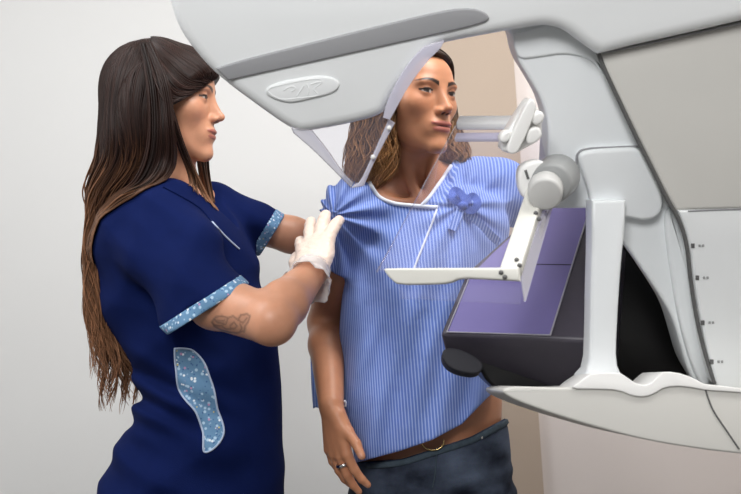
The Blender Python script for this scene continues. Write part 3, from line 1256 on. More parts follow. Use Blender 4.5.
# ------------------------------------------------------------------ the patient
def stripe_mat(name, base, line, period=.0060, duty=.36, attr='st'):
    m = bpy.data.materials.new(name)
    m.use_nodes = True
    nt = m.node_tree
    b = nt.nodes['Principled BSDF']
    b.inputs['Roughness'].default_value = 0.85
    b.inputs['Specular IOR Level'].default_value = 0.2
    b.inputs['Sheen Weight'].default_value = 0.1
    a = nt.nodes.new('ShaderNodeAttribute')
    a.attribute_name = attr
    mu = nt.nodes.new('ShaderNodeMath')
    mu.operation = 'MULTIPLY'
    mu.inputs[1].default_value = 1 / period
    nt.links.new(a.outputs['Fac'], mu.inputs[0])
    fr = nt.nodes.new('ShaderNodeMath')
    fr.operation = 'FRACT'
    nt.links.new(mu.outputs[0], fr.inputs[0])
    pp = nt.nodes.new('ShaderNodeMath')
    pp.operation = 'PINGPONG'
    pp.inputs[1].default_value = .5
    nt.links.new(fr.outputs[0], pp.inputs[0])
    mr = nt.nodes.new('ShaderNodeMapRange')
    mr.inputs[1].default_value = duty / 2 - .06
    mr.inputs[2].default_value = duty / 2 + .06
    mr.inputs[3].default_value = 1
    mr.inputs[4].default_value = 0
    nt.links.new(pp.outputs[0], mr.inputs[0])
    mx = nt.nodes.new('ShaderNodeMix')
    mx.data_type = 'RGBA'
    mx.inputs[6].default_value = base
    mx.inputs[7].default_value = line
    nt.links.new(mr.outputs[0], mx.inputs[0])
    nt.links.new(mx.outputs[2], b.inputs['Base Color'])
    tc = nt.nodes.new('ShaderNodeTexCoord')
    n2 = nt.nodes.new('ShaderNodeTexNoise')
    n2.inputs['Scale'].default_value = 30
    nt.links.new(tc.outputs['Object'], n2.inputs['Vector'])
    bp = nt.nodes.new('ShaderNodeBump')
    bp.inputs['Strength'].default_value = .25
    bp.inputs['Distance'].default_value = .01
    nt.links.new(n2.outputs['Fac'], bp.inputs['Height'])
    nt.links.new(bp.outputs[0], b.inputs['Normal'])
    return m


M_gown = stripe_mat('striped gown cloth', srgb(100, 127, 203), srgb(166, 184, 232))
M_tie = mat('pale blue tape', srgb(88, 110, 188), 0.85, 0.2, noise=.08, nscale=300)
M_bind = mat('white binding', srgb(232, 236, 246), 0.8)
M_pskin = skin_mat('patient skin')
M_phair = hair_mat('brown hair with light ends', srgb(44, 28, 20), srgb(172, 126, 82), 0.42)
M_gold = mat('gold metal', srgb(206, 178, 120), 0.25, metal=1.0)
M_silver = mat('silver metal', srgb(220, 220, 220), 0.2, metal=1.0)
M_brown = mat('dark brown shoe', srgb(60, 42, 34), 0.5)

px_ = P(432, 540, 1.86)
pfoot = px_[0] + SR * .96
patient = thing('person', 'woman with shoulder-length brown hair in a blue striped gown and jeans at the mammography machine', 'person',
                to_world(np.array([pfoot, 1.86, floor_z(pfoot)])).tolist())

P_head = Head(P(409, 98, 1.80), (.66, -.75, .0), up=(.02, 0, 1), s=1.0, gaze=(.0034, .0004), mouth_open=.0008, lid=.0012, jaw=.90)
p_sh = P(352, 216, 1.785)
p_el = P(325, 322, 1.90)
p_wr = P(331, 404, 1.735)
l_sh = P(498, 190, 1.90)
l_el = P(560, 204, 2.06)
p_hand = Hand(P(332, 408, 1.73), (.13, -.06, -.98), (-.74, -.66, -.1), s=.95, flip=-1,
              curl=((.25, .25, .2), (.20, .25, .2), (.25, .3, .2), (.3, .35, .25)), spread=.75,
              thumb=((.012, .018, -.002), (.034, .046, -.004), (.054, .068, -.004), (.068, .090, -.002)))


def p_upper(p):
    """head, neck, shoulders and upper chest"""
    d = P_head(p)
    d = smin(d, cone(p, P(408, 130, 1.815), P(411, 192, 1.86), .047, .053), .018)
    d = smin(d, cone(p, P(396, 138, 1.795), P(419, 202, 1.785), .010, .009), .016)
    d = smin(d, cone(p, P(437, 140, 1.80), P(427, 202, 1.785), .008, .009), .016)
    d = smin(d, cone(p, P(403, 185, 1.87), P(360, 208, 1.80), .042, .050), .035)
    d = smin(d, cone(p, P(430, 182, 1.88), P(496, 190, 1.90), .042, .050), .035)
    d = smin(d, ell(p, P(414, 250, 1.87), (.135, .095, .105)), .035)
    d = smin(d, cone(p, P(416, 203, 1.785), P(372, 200, 1.785), .006, .009), .014)
    d = smin(d, cone(p, P(428, 203, 1.785), P(468, 194, 1.81), .006, .009), .014)
    return d


def p_arm(p):
    d = chain(p, [p_sh, n_lerp(p_sh, p_el, .5), p_el], [.044, .040, .034], .015)
    fm = n_lerp(p_el, p_wr, .3)
    d = smin(d, chain(p, [p_el, fm, p_wr], [.032, .0345, .0235], .012), .014)
    return smin(d, p_hand(p), .010)


l_wr = P(640, 240, 2.16)
l_hand = Hand(l_wr + .012, (.8, .35, -.35), (.1, -.3, .9), s=.95, flip=1, curl=((.4, .4, .3),) * 4)


def p_far_arm(p):
    d = chain(p, [l_sh, l_el, l_wr], [.046, .036, .025], .02)
    return smin(d, l_hand(p), .008)


def p_core(p):
    d = ell(p, P(418, 300, 1.875), (.135, .095, .20))
    d = smin(d, ell(p, P(430, 402, 1.875), (.142, .096, .14)), .06)
    d = smin(d, ell(p, P(432, 470, 1.875), (.155, .105, .12)), .05)
    d = smax(d, -sph(p, P(437, 432, 1.775), .006), .008)
    for s in (-.08, .08):
        hp = P(432, 500, 1.87) + (s, 0, 0)
        an = np.array([pfoot + s, 1.87, floor_z(pfoot) + .08])
        d = smin(d, chain(p, [hp, (hp + an) / 2, an], [.078, .05, .036], .02), .03)
    return d


p_skin = np.array(srgb(196, 136, 102)[:3])


def p_paint(v):
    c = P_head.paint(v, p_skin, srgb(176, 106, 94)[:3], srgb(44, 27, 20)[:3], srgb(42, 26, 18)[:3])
    # nails
    for i, pts in enumerate(p_hand.fing):
        tip = p_hand.pt(pts[-1] + (0, -.001, .006))
        r = np.linalg.norm(v - tip, axis=1)
        w = np.clip((.0062 - r) / .001, 0, 1)[:, None] * .8
        c = c * (1 - w) + np.array(srgb(200, 146, 122)[:3]) * w
    tip = p_hand.pt(p_hand.thumb[-1] + (0, 0, .006))
    w = np.clip((.0075 - np.linalg.norm(v - tip, axis=1)) / .001, 0, 1)[:, None] * .8
    return c * (1 - w) + np.array(srgb(200, 146, 122)[:3]) * w


parts = [surfnet(p_upper, P(340, 238, 1.80) + (0, -.16, 0), P(505, 30, 1.85) + (0, .16, 0), .0019),
         surfnet(p_arm, lo(p_sh, p_el, p_wr) + (-.05, -.10, -.20), hi(p_sh, p_el, p_wr) + (.10, .07, .03), .0021),
         surfnet(p_far_arm, lo(l_sh, l_el, l_wr) + (.06, -.08, -.14), hi(l_sh, l_el, l_wr) + (.24, .16, .09), .0036),
         surfnet(p_core, P(330, 560, 1.87) + (0, -.2, -.75), P(530, 200, 1.9) + (0, .16, 0), .008)]
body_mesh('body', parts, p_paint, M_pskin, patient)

# ---- the gown
g_loft = Loft([(185, 372, 470, 1.87, .07), (200, 356, 500, 1.865, .105), (225, 347, 507, 1.86, .118), (255, 346, 504, 1.855, .128),
               (290, 344, 497, 1.855, .132), (330, 341, 492, 1.855, .132), (365, 337, 490, 1.855, .130), (395, 335, 492, 1.855, .130),
               (425, 343, 494, 1.855, .132), (470, 356, 496, 1.86, .136), (500, 360, 498, 1.86, .136)], n=2.2)
hem_a, hem_b = P(357, 463, 1.76), P(487, 394, 1.80)
hem_pts = [(320, 470), (357, 462.5), (400, 451), (432, 440), (462, 424), (487, 398), (530, 360)]


def gown(p, cut=True):
    x, y = pxy(p)
    d = g_loft(p)
    up = np.minimum(cone(p, P(405, 186, 1.872), P(352, 210, 1.795), .050, .056), cone(p, P(430, 183, 1.88), P(500, 189, 1.905), .050, .054))
    d = smin(d, up, .03)
    d = smin(d, p_upper_chest(p) - f32(.007), .02)
    # short loose sleeves
    sl = econe(p, P(352, 208, 1.80), P(338, 262, 1.835), (1, 0, 0), .052, .040, .058, .062)
    sl = smax(sl, (P(0, 272, 1.83)[2] + f32(.35) * (P(336, 0, 1.83)[0] - p[:, 0])) - p[:, 2], .002)
    sl = smin(sl, np.maximum(cone(p, p_sh, n_lerp(p_sh, p_el, .6), .052, .050), P(0, 268, 1.83)[2] - p[:, 2]), .006)
    d = smin(d, sl, .012)
    sr = cone(p, P(492, 190, 1.90), P(540, 205, 1.97), .056, .062)
    d = smin(d, sr, .03)
    # drapes: long folds falling from the bust, the overlapping front edge, gathers at the tie
    w = np.clip((y - 225) / 120, 0, 1)
    fold = np.sin((x - .16 * (y - 300)) * .105 + .9 * np.sin(y * .014)) * .6 + np.sin((x + .30 * (y - 300)) * .19 + 1.2 + .8 * np.sin(y * .02)) * .4
    d = d + f32(.0110) * (w * fold).astype(f32)
    fan = np.arctan2(y - 205, x - 462)
    rr = np.hypot(x - 462, y - 205)
    d = d + (f32(.0032) * np.sin(fan * 11) * np.exp(-((rr - 28) / 26) ** 2)).astype(f32)
    fan2 = np.arctan2(y - 215, x - 333)
    r2 = np.hypot(x - 333, y - 215)
    d = d + (f32(.005) * np.sin(fan2 * 12 + .5) * np.exp(-((r2 - 30) / 34) ** 2)).astype(f32)
    e = (x - 437) + (y - 208) * .40          # the flap edge runs down-left from the tie
    stp = 1 / (1 + np.exp(-np.clip(e / (1.6 + np.clip(y - 262, 0, 99) * .5), -30, 30)))
    front = (p[:, 1] < 1.84) * np.exp(-np.clip((y - 300) / 60, 0, 9) ** 2) * (y > 200)
    d = d - (f32(.0055) * (stp * np.exp(-np.clip(e, 0, 200) / 55)) * front).astype(f32)
    bag = np.exp(-((x - 405) / 40) ** 2 - ((y - 285) / 42) ** 2)
    d = d - (f32(.012) * bag).astype(f32)
    if cut:
        nk = poly2d(x, y, [(364, 172), (370.5, 184), (374, 191), (381, 198.5), (394, 203.5), (410, 205.5), (424, 204), (433, 193), (443, 178), (451, 165), (456, 140), (364, 140)])
        nkd = np.maximum(nk * f32(1.78 / F), p[:, 1] - f32(1.93))
        d = smax(d, -nkd, .002)
        hem = poly2d(x, y, hem_pts + [(530, 640), (320, 640)]) * f32(1.8 / F)
        d = np.maximum(d, -hem)
    return d


def p_upper_chest(p):
    d = ell(p, P(414, 250, 1.87), (.135, .095, .105))
    d = smin(d, cone(p, P(403, 185, 1.87), P(360, 208, 1.80), .042, .050), .035)
    return smin(d, cone(p, P(430, 182, 1.88), P(496, 190, 1.90), .042, .050), .035)


v, q = surfnet(gown, P(318, 478, 1.86) + (0, -.18, 0), P(560, 150, 1.86) + (0, .22, .0), .0030)
xx, yy = pxy(v)
# stripes follow the grain of the cloth: mostly upright, swinging with the folds
st = v[:, 0] + .14 * v[:, 2] + .006 * np.sin(v[:, 2] * 14 + v[:, 0] * 9)
uu = (v[:, 0] - P(424, 0, 1.86)[0]) / .16
uc = np.clip(uu, -1.05, .6)
ang = uc + .3 * uc ** 3 + (uu - uc) * 1.2
wr_ = 1 / (1 + np.exp(-np.clip((xx - 440 + (yy - 208) * .4) / (1 + np.clip(yy - 262, 0, 99) * .9), -30, 30)))
st = .155 * ang + wr_ * (.06 * v[:, 2] + .002) + (1 - wr_) * .13 * v[:, 2]
sl_ = v[:, 0] - .10 * v[:, 2]
nr = (xx > 486) & (xx < 500) & (yy > 175) & (yy < 225) & (v[:, 1] < 1.87)
sl_ = sl_ + (st - sl_)[nr].mean()
wx = np.clip((xx - 470) / 40, 0, 1)
st = st * (1 - wx) + sl_ * wx
gown_o = mesh_c('hospital_gown', v, q, M_gown, patient, attrs={'st': ('FLOAT', st)})
gn0 = lambda p: gown(p, False)
v, q = tube(surf_line(gn0, [(369, 182), (374, 191), (381, 198.5), (394, 203.5), (410, 205.5), (424, 206.5), (438, 207.5)], .001, 50), .0040, 8)
mesh_c('neck_binding', v, q, M_bind, gown_o)
v, q = tube(surf_line(gn0, [(421, 206), (428, 199), (433, 192.5), (443, 178), (451, 166)], .001, 40), .0036, 8)
mesh_c('neck_binding', v, q, M_bind, gown_o)
v, q = tube(surf_line(gn0, [(437, 210), (431, 226), (424, 244), (416, 264), (409, 284)], .0012, 40), .0020, 6)
mesh_c('flap_edge', v, q, M_bind, gown_o)['label'] = 'white edge of the overlapping front flap'


def ribbon(pxd, w, tilt=0.0, n=24):
    """a cloth tape through (px, py, d) points"""
    c = np.array([P(*k) for k in bez(pxd, n)])
    t = np.gradient(c, axis=0)
    t /= np.linalg.norm(t, axis=1, keepdims=True)
    sd = np.cross(t, (0, -1, 0))
    sd /= np.linalg.norm(sd, axis=1, keepdims=True)
    nr = np.cross(sd, t)
    V, Fc = [], []
    for i in range(n):
        for a, b in ((-1, 1), (1, 1), (1, -1), (-1, -1)):
            V.append(c[i] + sd[i] * w * a * .5 + nr[i] * .0007 * b)
    for i in range(n - 1):
        for k in range(4):
            Fc.append([i * 4 + k, i * 4 + (k + 1) % 4, i * 4 + 4 + (k + 1) % 4, i * 4 + 4 + k])
    Fc += [[3, 2, 1, 0], [n * 4 - 4 + k for k in range(4)]]
    st = np.tile(np.array([-.5, .5, .5, -.5]) * w, n)
    return np.array(V), Fc, st


def on_gown(pts, lift):
    a = march(gn0, [k[0] for k in pts], [k[1] for k in pts])
    return [(k[0], k[1], a[i, 1] - k[2] - lift) for i, k in enumerate(pts)]


tie = [([(462, 205, .004), (452, 198, .014), (455, 190, .016), (464, 197, .010), (463, 206, .006)], .013),
       ([(462, 206, .006), (472, 196, .016), (478, 203, .018), (472, 211, .012), (463, 207, .006)], .013),
       ([(463, 206, .006), (470, 214, .007), (480, 224, .006), (490, 234, .006), (499, 242, .006)], .014),
       ([(461, 206, .004), (459, 214, .006), (455, 222, .006), (452, 230, .006)], .015)]
for pts, w in tie:
    v, q, st = ribbon(on_gown(pts, .002), w)
    fix_normals(mesh_c('tie', v, q, M_tie if pts[0][0] < 463.5 and len(pts) == 5 and pts[-1][1] < 220 else M_gown, gown_o, smooth=False, attrs={'st': ('FLOAT', v[:, 0] - .3 * v[:, 2])}))
kn = march(gn0, [462.5], [206])[0] + (0, -.008, 0)
v, q = surfnet(lambda p: ell(p, kn, (.010, .008, .008)), kn - .015, kn + .015, .002)
mesh_c('tie_knot', v, q, M_tie, gown_o, attrs={'st': ('FLOAT', v[:, 0])})

# the open back edge of the gown hangs behind the arm
bk = [(342, 262, 1.93, .070), (333, 292, 1.955, .062), (325, 322, 1.975, .052), (321, 352, 1.975, .045), (321, 382, 1.965, .040), (322, 409, 1.955, .034)]
tb = crom(np.array(bk, float), 40)
V, Q, S = [], [], []
for i, (x, y, d, w) in enumerate(tb):
    for j in range(12):
        u = j / 11
        c = P(x, y, d)
        xo = (u - .5) * w
        V.append(c + (xo, .020 * math.sin(u * 5 + i * .05) + .09 * u * u - .01, 0.004 * math.sin(u * 7)))
        S.append(xo)
for i in range(39):
    for j in range(11):
        Q.append([i * 12 + j, i * 12 + j + 1, (i + 1) * 12 + j + 1, (i + 1) * 12 + j])
o = mesh_c('gown_back_flap', np.array(V), Q, M_gown, gown_o, attrs={'st': ('FLOAT', np.array(S))})
md = o.modifiers.new('thickness', 'SOLIDIFY')
md.thickness = .0022


# ---- jeans
def denim_mat():
    m = bpy.data.materials.new('denim')
    m.use_nodes = True
    nt = m.node_tree
    b = nt.nodes['Principled BSDF']
    b.inputs['Roughness'].default_value = .9
    b.inputs['Specular IOR Level'].default_value = .15
    tc = nt.nodes.new('ShaderNodeTexCoord')
    n = nt.nodes.new('ShaderNodeTexNoise')
    n.inputs['Scale'].default_value = 9
    n.inputs['Detail'].default_value = 6
    mp = nt.nodes.new('ShaderNodeMapping')
    mp.inputs['Scale'].default_value = (1, 1, 1.6)
    nt.links.new(tc.outputs['Object'], mp.inputs[0])
    nt.links.new(mp.outputs[0], n.inputs['Vector'])
    r = nt.nodes.new('ShaderNodeValToRGB')
    r.color_ramp.elements[0].position = .35
    r.color_ramp.elements[0].color = srgb(24, 29, 42)
    r.color_ramp.elements[1].position = .75
    r.color_ramp.elements[1].color = srgb(104, 116, 138)
    nt.links.new(n.outputs['Fac'], r.inputs[0])
    w = nt.nodes.new('ShaderNodeTexNoise')
    w.inputs['Scale'].default_value = 420
    nt.links.new(tc.outputs['Object'], w.inputs['Vector'])
    mx = nt.nodes.new('ShaderNodeMix')
    mx.data_type = 'RGBA'
    mx.blend_type = 'MULTIPLY'
    mx.inputs[0].default_value = .4
    nt.links.new(r.outputs[0], mx.inputs[6])
    nt.links.new(w.outputs['Color'], mx.inputs[7])
    nt.links.new(mx.outputs[2], b.inputs['Base Color'])
    return m


M_denim = denim_mat()
M_denim_band = mat('denim waistband', srgb(70, 82, 92), 0.9, 0.15, noise=.15, nscale=120)
j_loft = Loft([(400, 366, 500, 1.872, .103), (425, 360, 507, 1.872, .107), (450, 356, 510, 1.872, .111), (475, 353, 512, 1.872, .114), (505, 351, 514, 1.872, .116), (545, 352, 514, 1.872, .118)], n=2.3)
jean_top = [(330, 458), (360, 462), (400, 459), (433, 449), (470, 437), (500, 421), (512, 414), (530, 410)]


def jeans(p, top=True):
    d = j_loft(p)
    for s in (-.082, .082):
        hp = P(433, 520, 1.872) + (s, 0, 0)
        an = np.array([pfoot + s, 1.872, floor_z(pfoot) + .05])
        d = smin(d, chain(p, [hp, (hp + an) / 2, an], [.092, .072, .058], .03), .025)
    x, y = pxy(p)
    d = d + f32(.0013) * (np.sin((y + .35 * np.abs(x - 432)) * .30) * np.clip((y - 452) / 15, 0, 1)).astype(f32)
    fly = np.abs(x - (436 + (y - 450) * -.05))
    d = d + (f32(.0045) * np.exp(-(fly / 3.2) ** 2) * (p[:, 1] < 1.86) * (y > 455)).astype(f32)
    if top:
        t = poly2d(x, y, jean_top + [(560, 410), (560, 1200), (300, 1200), (300, 458)]) * f32(1.8 / F)
        d = np.maximum(d, t)
    return np.maximum(d, np.float32(floor_z(pfoot) + .03) - p[:, 2])


v, q = surfnet(jeans, P(340, 560, 1.87) + (0, -.18, -.72), P(520, 405, 1.87) + (.02, .18, 0), .0045)
jeans_o = mesh_c('jeans', v, q, M_denim, patient)
jf = lambda p: jeans(p, False)
wb = [(366, 466), (400, 463), (433, 453), (470, 441), (500, 426), (508, 421)]
v, q = tube(surf_line(jf, wb, .0005, 50), .0058, 8, flat=.35)
mesh_c('waistband', v, q, M_denim_band, jeans_o)
v, q = tube(surf_line(jf, [(437, 452), (436, 463), (435, 475), (432, 488)], .001, 20), .0016, 6)
mesh_c('fly_seam', v, q, M_denim_band, jeans_o)
rv = march(jf, [481], [437.5])[0]
v, q = surfnet(lambda p: ell(p, rv, (.004, .003, .004)), rv - .007, rv + .007, .001)
mesh_c('rivet', v, q, M_silver, jeans_o)
a = np.linspace(-.25, math.pi + .25, 26)
v, q = tube(np.array([march(jf, [432.5 + 11 * math.cos(k)], [441 + 8.5 * math.sin(k)])[0] + (0, -.006, 0) for k in a]), .0015, 8)
mesh_c('navel_hoop', v, q, M_gold, patient)['label'] = 'thin gold hoop at the waist'

shoe_pair(patient, pfoot, 1.84, (.25, -1, 0), .085, M_brown)

# ring and wrist tag on the right hand
pb = p_hand.fing[1]
rc = p_hand.pt(n_lerp(pb[1], pb[2], .42))
dr = (p_hand.pt(pb[2]) - p_hand.pt(pb[1]))
dr /= np.linalg.norm(dr)
e1 = np.cross(dr, (0, 1, 0))
e1 /= np.linalg.norm(e1)
e2 = np.cross(dr, e1)
pts = np.array([rc + .0108 * (math.cos(k) * e1 + math.sin(k) * e2) for k in np.linspace(0, 2 * math.pi, 33)])
v, q = tube(pts, .0034, 8, caps=False, flat=.8)
mesh_c('ring', v, q, M_silver, patient)['label'] = 'wide silver finger ring'
ax = (p_wr - p_el) / np.linalg.norm(p_wr - p_el)
e1 = np.cross(ax, (0, 1, 0))
e1 /= np.linalg.norm(e1)
e2 = np.cross(ax, e1)
bc = P(332.5, 405, 1.732)
pts = np.array([bc + .0235 * (math.cos(k) * e1 * 1.04 + math.sin(k) * e2 * .9) for k in np.linspace(-.45, .35, 14)])
v, q = tube(pts, .0022, 6, flat=.5)
mesh_c('wrist_tag', v, q, M_bind, patient)

# ---- hair
P_MASK = [(-.3, -.3), (-.3, .3), (.3, .3), (.3, .074), (.075, .070), (.062, .060), (.050, .040), (.038, .018), (.026, .002), (.018, -.012),
          (.006, -.025), (.000, -.05), (-.006, -.08), (-.010, -.3)]
ph_near = Loft([(60, 374, 412, 1.775, .035), (80, 366, 408, 1.77, .05), (105, 359, 399, 1.765, .05), (130, 354, 395, 1.765, .045), (150, 350, 396, 1.77, .042),
                (168, 347, 394, 1.775, .040), (182, 350, 386, 1.78, .028), (190, 356, 376, 1.78, .012)], n=2.1)
ph_far = Loft([(100, 440, 454, 1.90, .03), (125, 438, 458, 1.895, .04), (145, 440, 465, 1.885, .04), (158, 443, 468, 1.88, .035), (168, 448, 466, 1.88, .02)], n=2.1)
ph_back = Loft([(70, 380, 440, 1.86, .05), (110, 366, 448, 1.875, .06), (150, 362, 452, 1.885, .055), (172, 364, 448, 1.90, .035), (184, 372, 430, 1.91, .015)], n=2.1)


def p_hair_base(p):
    q = P_head.loc(p)
    m = poly2d(q[:, 1], q[:, 2], P_MASK)
    d = smax(P_head(p) - f32(.011), m, .004)
    d = smin(d, ph_near(p) + f32(.004), .012)
    d = smin(d, ph_far(p) + f32(.003), .010)
    return smin(d, ph_back(p), .012)


v, q = surfnet(p_hair_base, P(340, 195, 1.80) + (0, -.15, 0), P(478, 30, 1.85) + (0, .14, 0), .0030)
yy = CY - v[:, 2] / 1.79 * F
al = np.clip((yy - 60) / 120, 0, 1)
wave_p = lambda t: .16 * np.clip((t - .25) / .75, 0, 1)
th = np.concatenate([rng.uniform(-.2, 3.4, 330), rng.uniform(3.4, 6.0, 60)])
c1 = ring_strands(ph_near, (62, 189), th, .004, .10, wave_p, n=30, end=(.72, 1.02), d_ref=1.77)
th2 = rng.uniform(-.3, 3.5, 150)
c2 = ring_strands(ph_far, (101, 169), th2, .003, .10, wave_p, n=24, end=(.75, 1.02), d_ref=1.885)
hd = lambda a: P_head.pt(a)
gl = []
for yb in (.060, .045, .028, .010, -.02, -.05):
    gl.append([hd((.010, yb, .088)), hd((-.030, yb + .004, .078)), hd((-.062, yb - .006, .045)), hd((-.074, yb - .022, .005)), hd((-.074, yb - .030, -.035))])
gr = [[k * 1 for k in g] for g in gl]
top = []
for i in range(150):
    u = rng.uniform(0, 4.99)
    k = int(u)
    a = bez([gl[k][j] * (1 - u + k) + gl[k + 1][j] * (u - k) for j in range(5)], 22) + rng.normal(size=3) * .0015
    top.append(a)
for i in range(150):
    yb = rng.uniform(-.06, .062)
    a = bez([hd((.012, yb, .088)), hd((.040, yb - .002, .074)), hd((.064, yb - .012, .040)), hd((.075, yb - .026, .0)), hd((.078, yb - .034, -.04))], 22) + rng.normal(size=3) * .0015
    top.append(a)
top = push(np.array(top), p_hair_base, .001)
c1 = push(c1, p_hair_base, .0006)
tn = lambda k, s=.4: np.clip(rng.normal(1.0, s, k), .4, 2.4)
hair_mesh('hair', [(c1, rng.uniform(.0008, .0019, len(th)), (.05, 1.0), tn(len(th))), (c2, rng.uniform(.0008, .0018, len(th2)), (.3, 1.0), tn(len(th2))),
                   (top, rng.uniform(.0009, .0018, len(top)), (0, .3), tn(len(top)))], (v, q, al), M_phair, patient)

# ------------------------------------------------------------------ the mammography machine
M_shell = mat('pale machine shell', srgb(230, 233, 234), 0.38, 0.4, noise=.012, nscale=3)
M_inner = mat('cool pale arm cover', srgb(233, 237, 239), 0.42, 0.4, noise=.012, nscale=3)
M_white = mat('white plastic', srgb(238, 238, 236), 0.35, 0.45)
M_frame = mat('off white frame', srgb(214, 213, 206), 0.4, 0.4)
M_strip = mat('grey bumper', srgb(146, 147, 150), 0.5, 0.4)
M_dark = mat('dark housing', srgb(68, 64, 74), 0.42, 0.45, noise=.03, nscale=60)
M_bump = mat('dark grey rubber', srgb(46, 46, 52), 0.55, 0.3)
M_body = mat('warm grey body cover', srgb(209, 208, 203), 0.42, 0.35, noise=.012, nscale=3)
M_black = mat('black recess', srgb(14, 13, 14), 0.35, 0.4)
M_seam = mat('dark seam', srgb(92, 92, 92), 0.7)
M_violet = mat('violet detector cover', srgb(122, 114, 168), 0.5, 0.4, noise=.02, nscale=4)
M_line = mat('pale line', srgb(176, 174, 184), 0.5)
M_hub = mat('grey hub', srgb(150, 152, 152), 0.45, 0.4)
M_hubface = mat('light grey knob', srgb(190, 190, 188), 0.45, 0.4)
M_clear = clear_mat('clear plastic sheet', (0.975, 0.975, 0.995, 1), 0.015, (.80, .78, .95, 1), .045, .12)
M_cleared = clear_mat('clear plastic edge', (0.90, 0.90, 0.97, 1), 0.3, (.90, .88, 1, 1), .55)
M_frost = clear_mat('clear plastic rim', (0.92, 0.92, 0.97, 1), 0.25, (.80, .79, .84, 1), .34)

mach = thing('mammography_machine', 'large pale grey mammography machine with clear face shield, paddle and violet detector plate', 'medical machine',
             to_world(np.array([.62, 1.75, floor_z(.62)])).tolist())


def smooth_poly(pts, it=2):
    """round the corners of a traced outline; a point with a third value 1 stays sharp"""
    pts = [(p[0], p[1], p[2] if len(p) > 2 else 0) for p in pts]
    for _ in range(it):
        out = []
        n = len(pts)
        for i in range(n):
            a, b = pts[i], pts[(i + 1) % n]
            if a[2]:
                out.append(a)
            else:
                out.append((a[0] * .75 + b[0] * .25, a[1] * .75 + b[1] * .25, 0))
            if not b[2]:
                out.append((a[0] * .25 + b[0] * .75, a[1] * .25 + b[1] * .75, 0))
        pts = out
    return np.array([(p[0], p[1]) for p in pts])


class Plane:
    """a machine face: passes depth y0 at the camera's height and leans back by alpha (top towards the camera) and yaws by beta"""

    def __init__(self, y0, alpha=20.0, beta=0.0, xr=0.0):
        al, be = math.radians(alpha), math.radians(beta)
        self.e1 = np.array([math.cos(be), math.sin(be), 0.])
        c = np.array([0, -math.sin(al), math.cos(al)])
        self.e2 = c
        n = np.cross(self.e1, self.e2)
        n /= np.linalg.norm(n)
        self.b = -n if n[1] < 0 else n        # away from the camera
        self.o = np.array([xr, y0, 0.])

    def hit(self, px, py):
        dr = np.stack([(np.asarray(px) - CX) / F, np.ones(len(px)), (CY - np.asarray(py)) / F], 1)
        k = (self.o @ self.b) / (dr @ self.b)
        return dr * k[:, None]

    def uv(self, p):
        q = p - self.o
        m = np.stack([self.e1, self.e2, self.b], 1)
        return np.linalg.solve(m, q.T).T[:, :2]

    def at(self, uv, t):
        return self.o + uv[:, :1] * self.e1 + uv[:, 1:2] * self.e2 + t * self.b


def offset_poly(uv, r):
    a = np.roll(uv, 1, 0)
    c = np.roll(uv, -1, 0)
    d1 = (uv - a) / (np.linalg.norm(uv - a, axis=1, keepdims=True) + 1e-12)
    d2 = (c - uv) / (np.linalg.norm(c - uv, axis=1, keepdims=True) + 1e-12)
    n1 = np.stack([-d1[:, 1], d1[:, 0]], 1)
    n2 = np.stack([-d2[:, 1], d2[:, 0]], 1)
    n = n1 + n2
    n /= np.linalg.norm(n, axis=1, keepdims=True) + 1e-12
    cosh = np.clip((n * n1).sum(1), .5, 1)
    return uv + n * (r / cosh)[:, None]


def slab(name, poly, plane, thick, r, m, parent=None, it=2, segs=5, back_r=None, lift=0.0, sharp=40, dome=0.0):
    """a traced outline given its real depth: rounded front edge, straight sides, rounded back edge"""
    px = smooth_poly(poly, it)
    uv = plane.uv(plane.hit(px[:, 0], px[:, 1]))
    A = np.sum(uv[:, 0] * np.roll(uv[:, 1], -1) - uv[:, 1] * np.roll(uv[:, 0], -1))
    if A < 0:
        uv = uv[::-1]
    br = r if back_r is None else back_r
    layers = []
    for k in range(segs + 1):
        a = k / segs * math.pi / 2
        layers.append((offset_poly(uv, r * (1 - math.sin(a))), r * (1 - math.cos(a))))
    for k in range(segs + 1):
        a = (1 - k / segs) * math.pi / 2
        layers.append((offset_poly(uv, br * (1 - math.sin(a))), thick - br * (1 - math.cos(a))))
    n = len(uv)
    V = np.concatenate([plane.at(u, t + lift) for u, t in layers])
    Q = []
    for L in range(len(layers) - 1):
        for i in range(n):
            j = (i + 1) % n
            Q.append([L * n + i, L * n + j, (L + 1) * n + j, (L + 1) * n + i])
    Q.append(list(range(n))[::-1])
    Q.append([(len(layers) - 1) * n + i for i in range(n)])
    o = mesh_c(name, V, Q, m, parent)
    fix_normals(o)
    o.data.set_sharp_from_angle(angle=math.radians(sharp))
    return o


def line_on(name, pts, plane, r, m, parent, lift=0.0, n=60, flat=1.0):
    c = bez(pts, n)
    p = plane.hit(c[:, 0], c[:, 1]) + plane.b * lift
    v, q = tube(p, r, 8, flat=flat)
    return mesh_c(name, v, q, m, parent)


PT = Plane(1.33, 18)
PC = Plane(1.375, 18)
PG = Plane(1.335, 14)

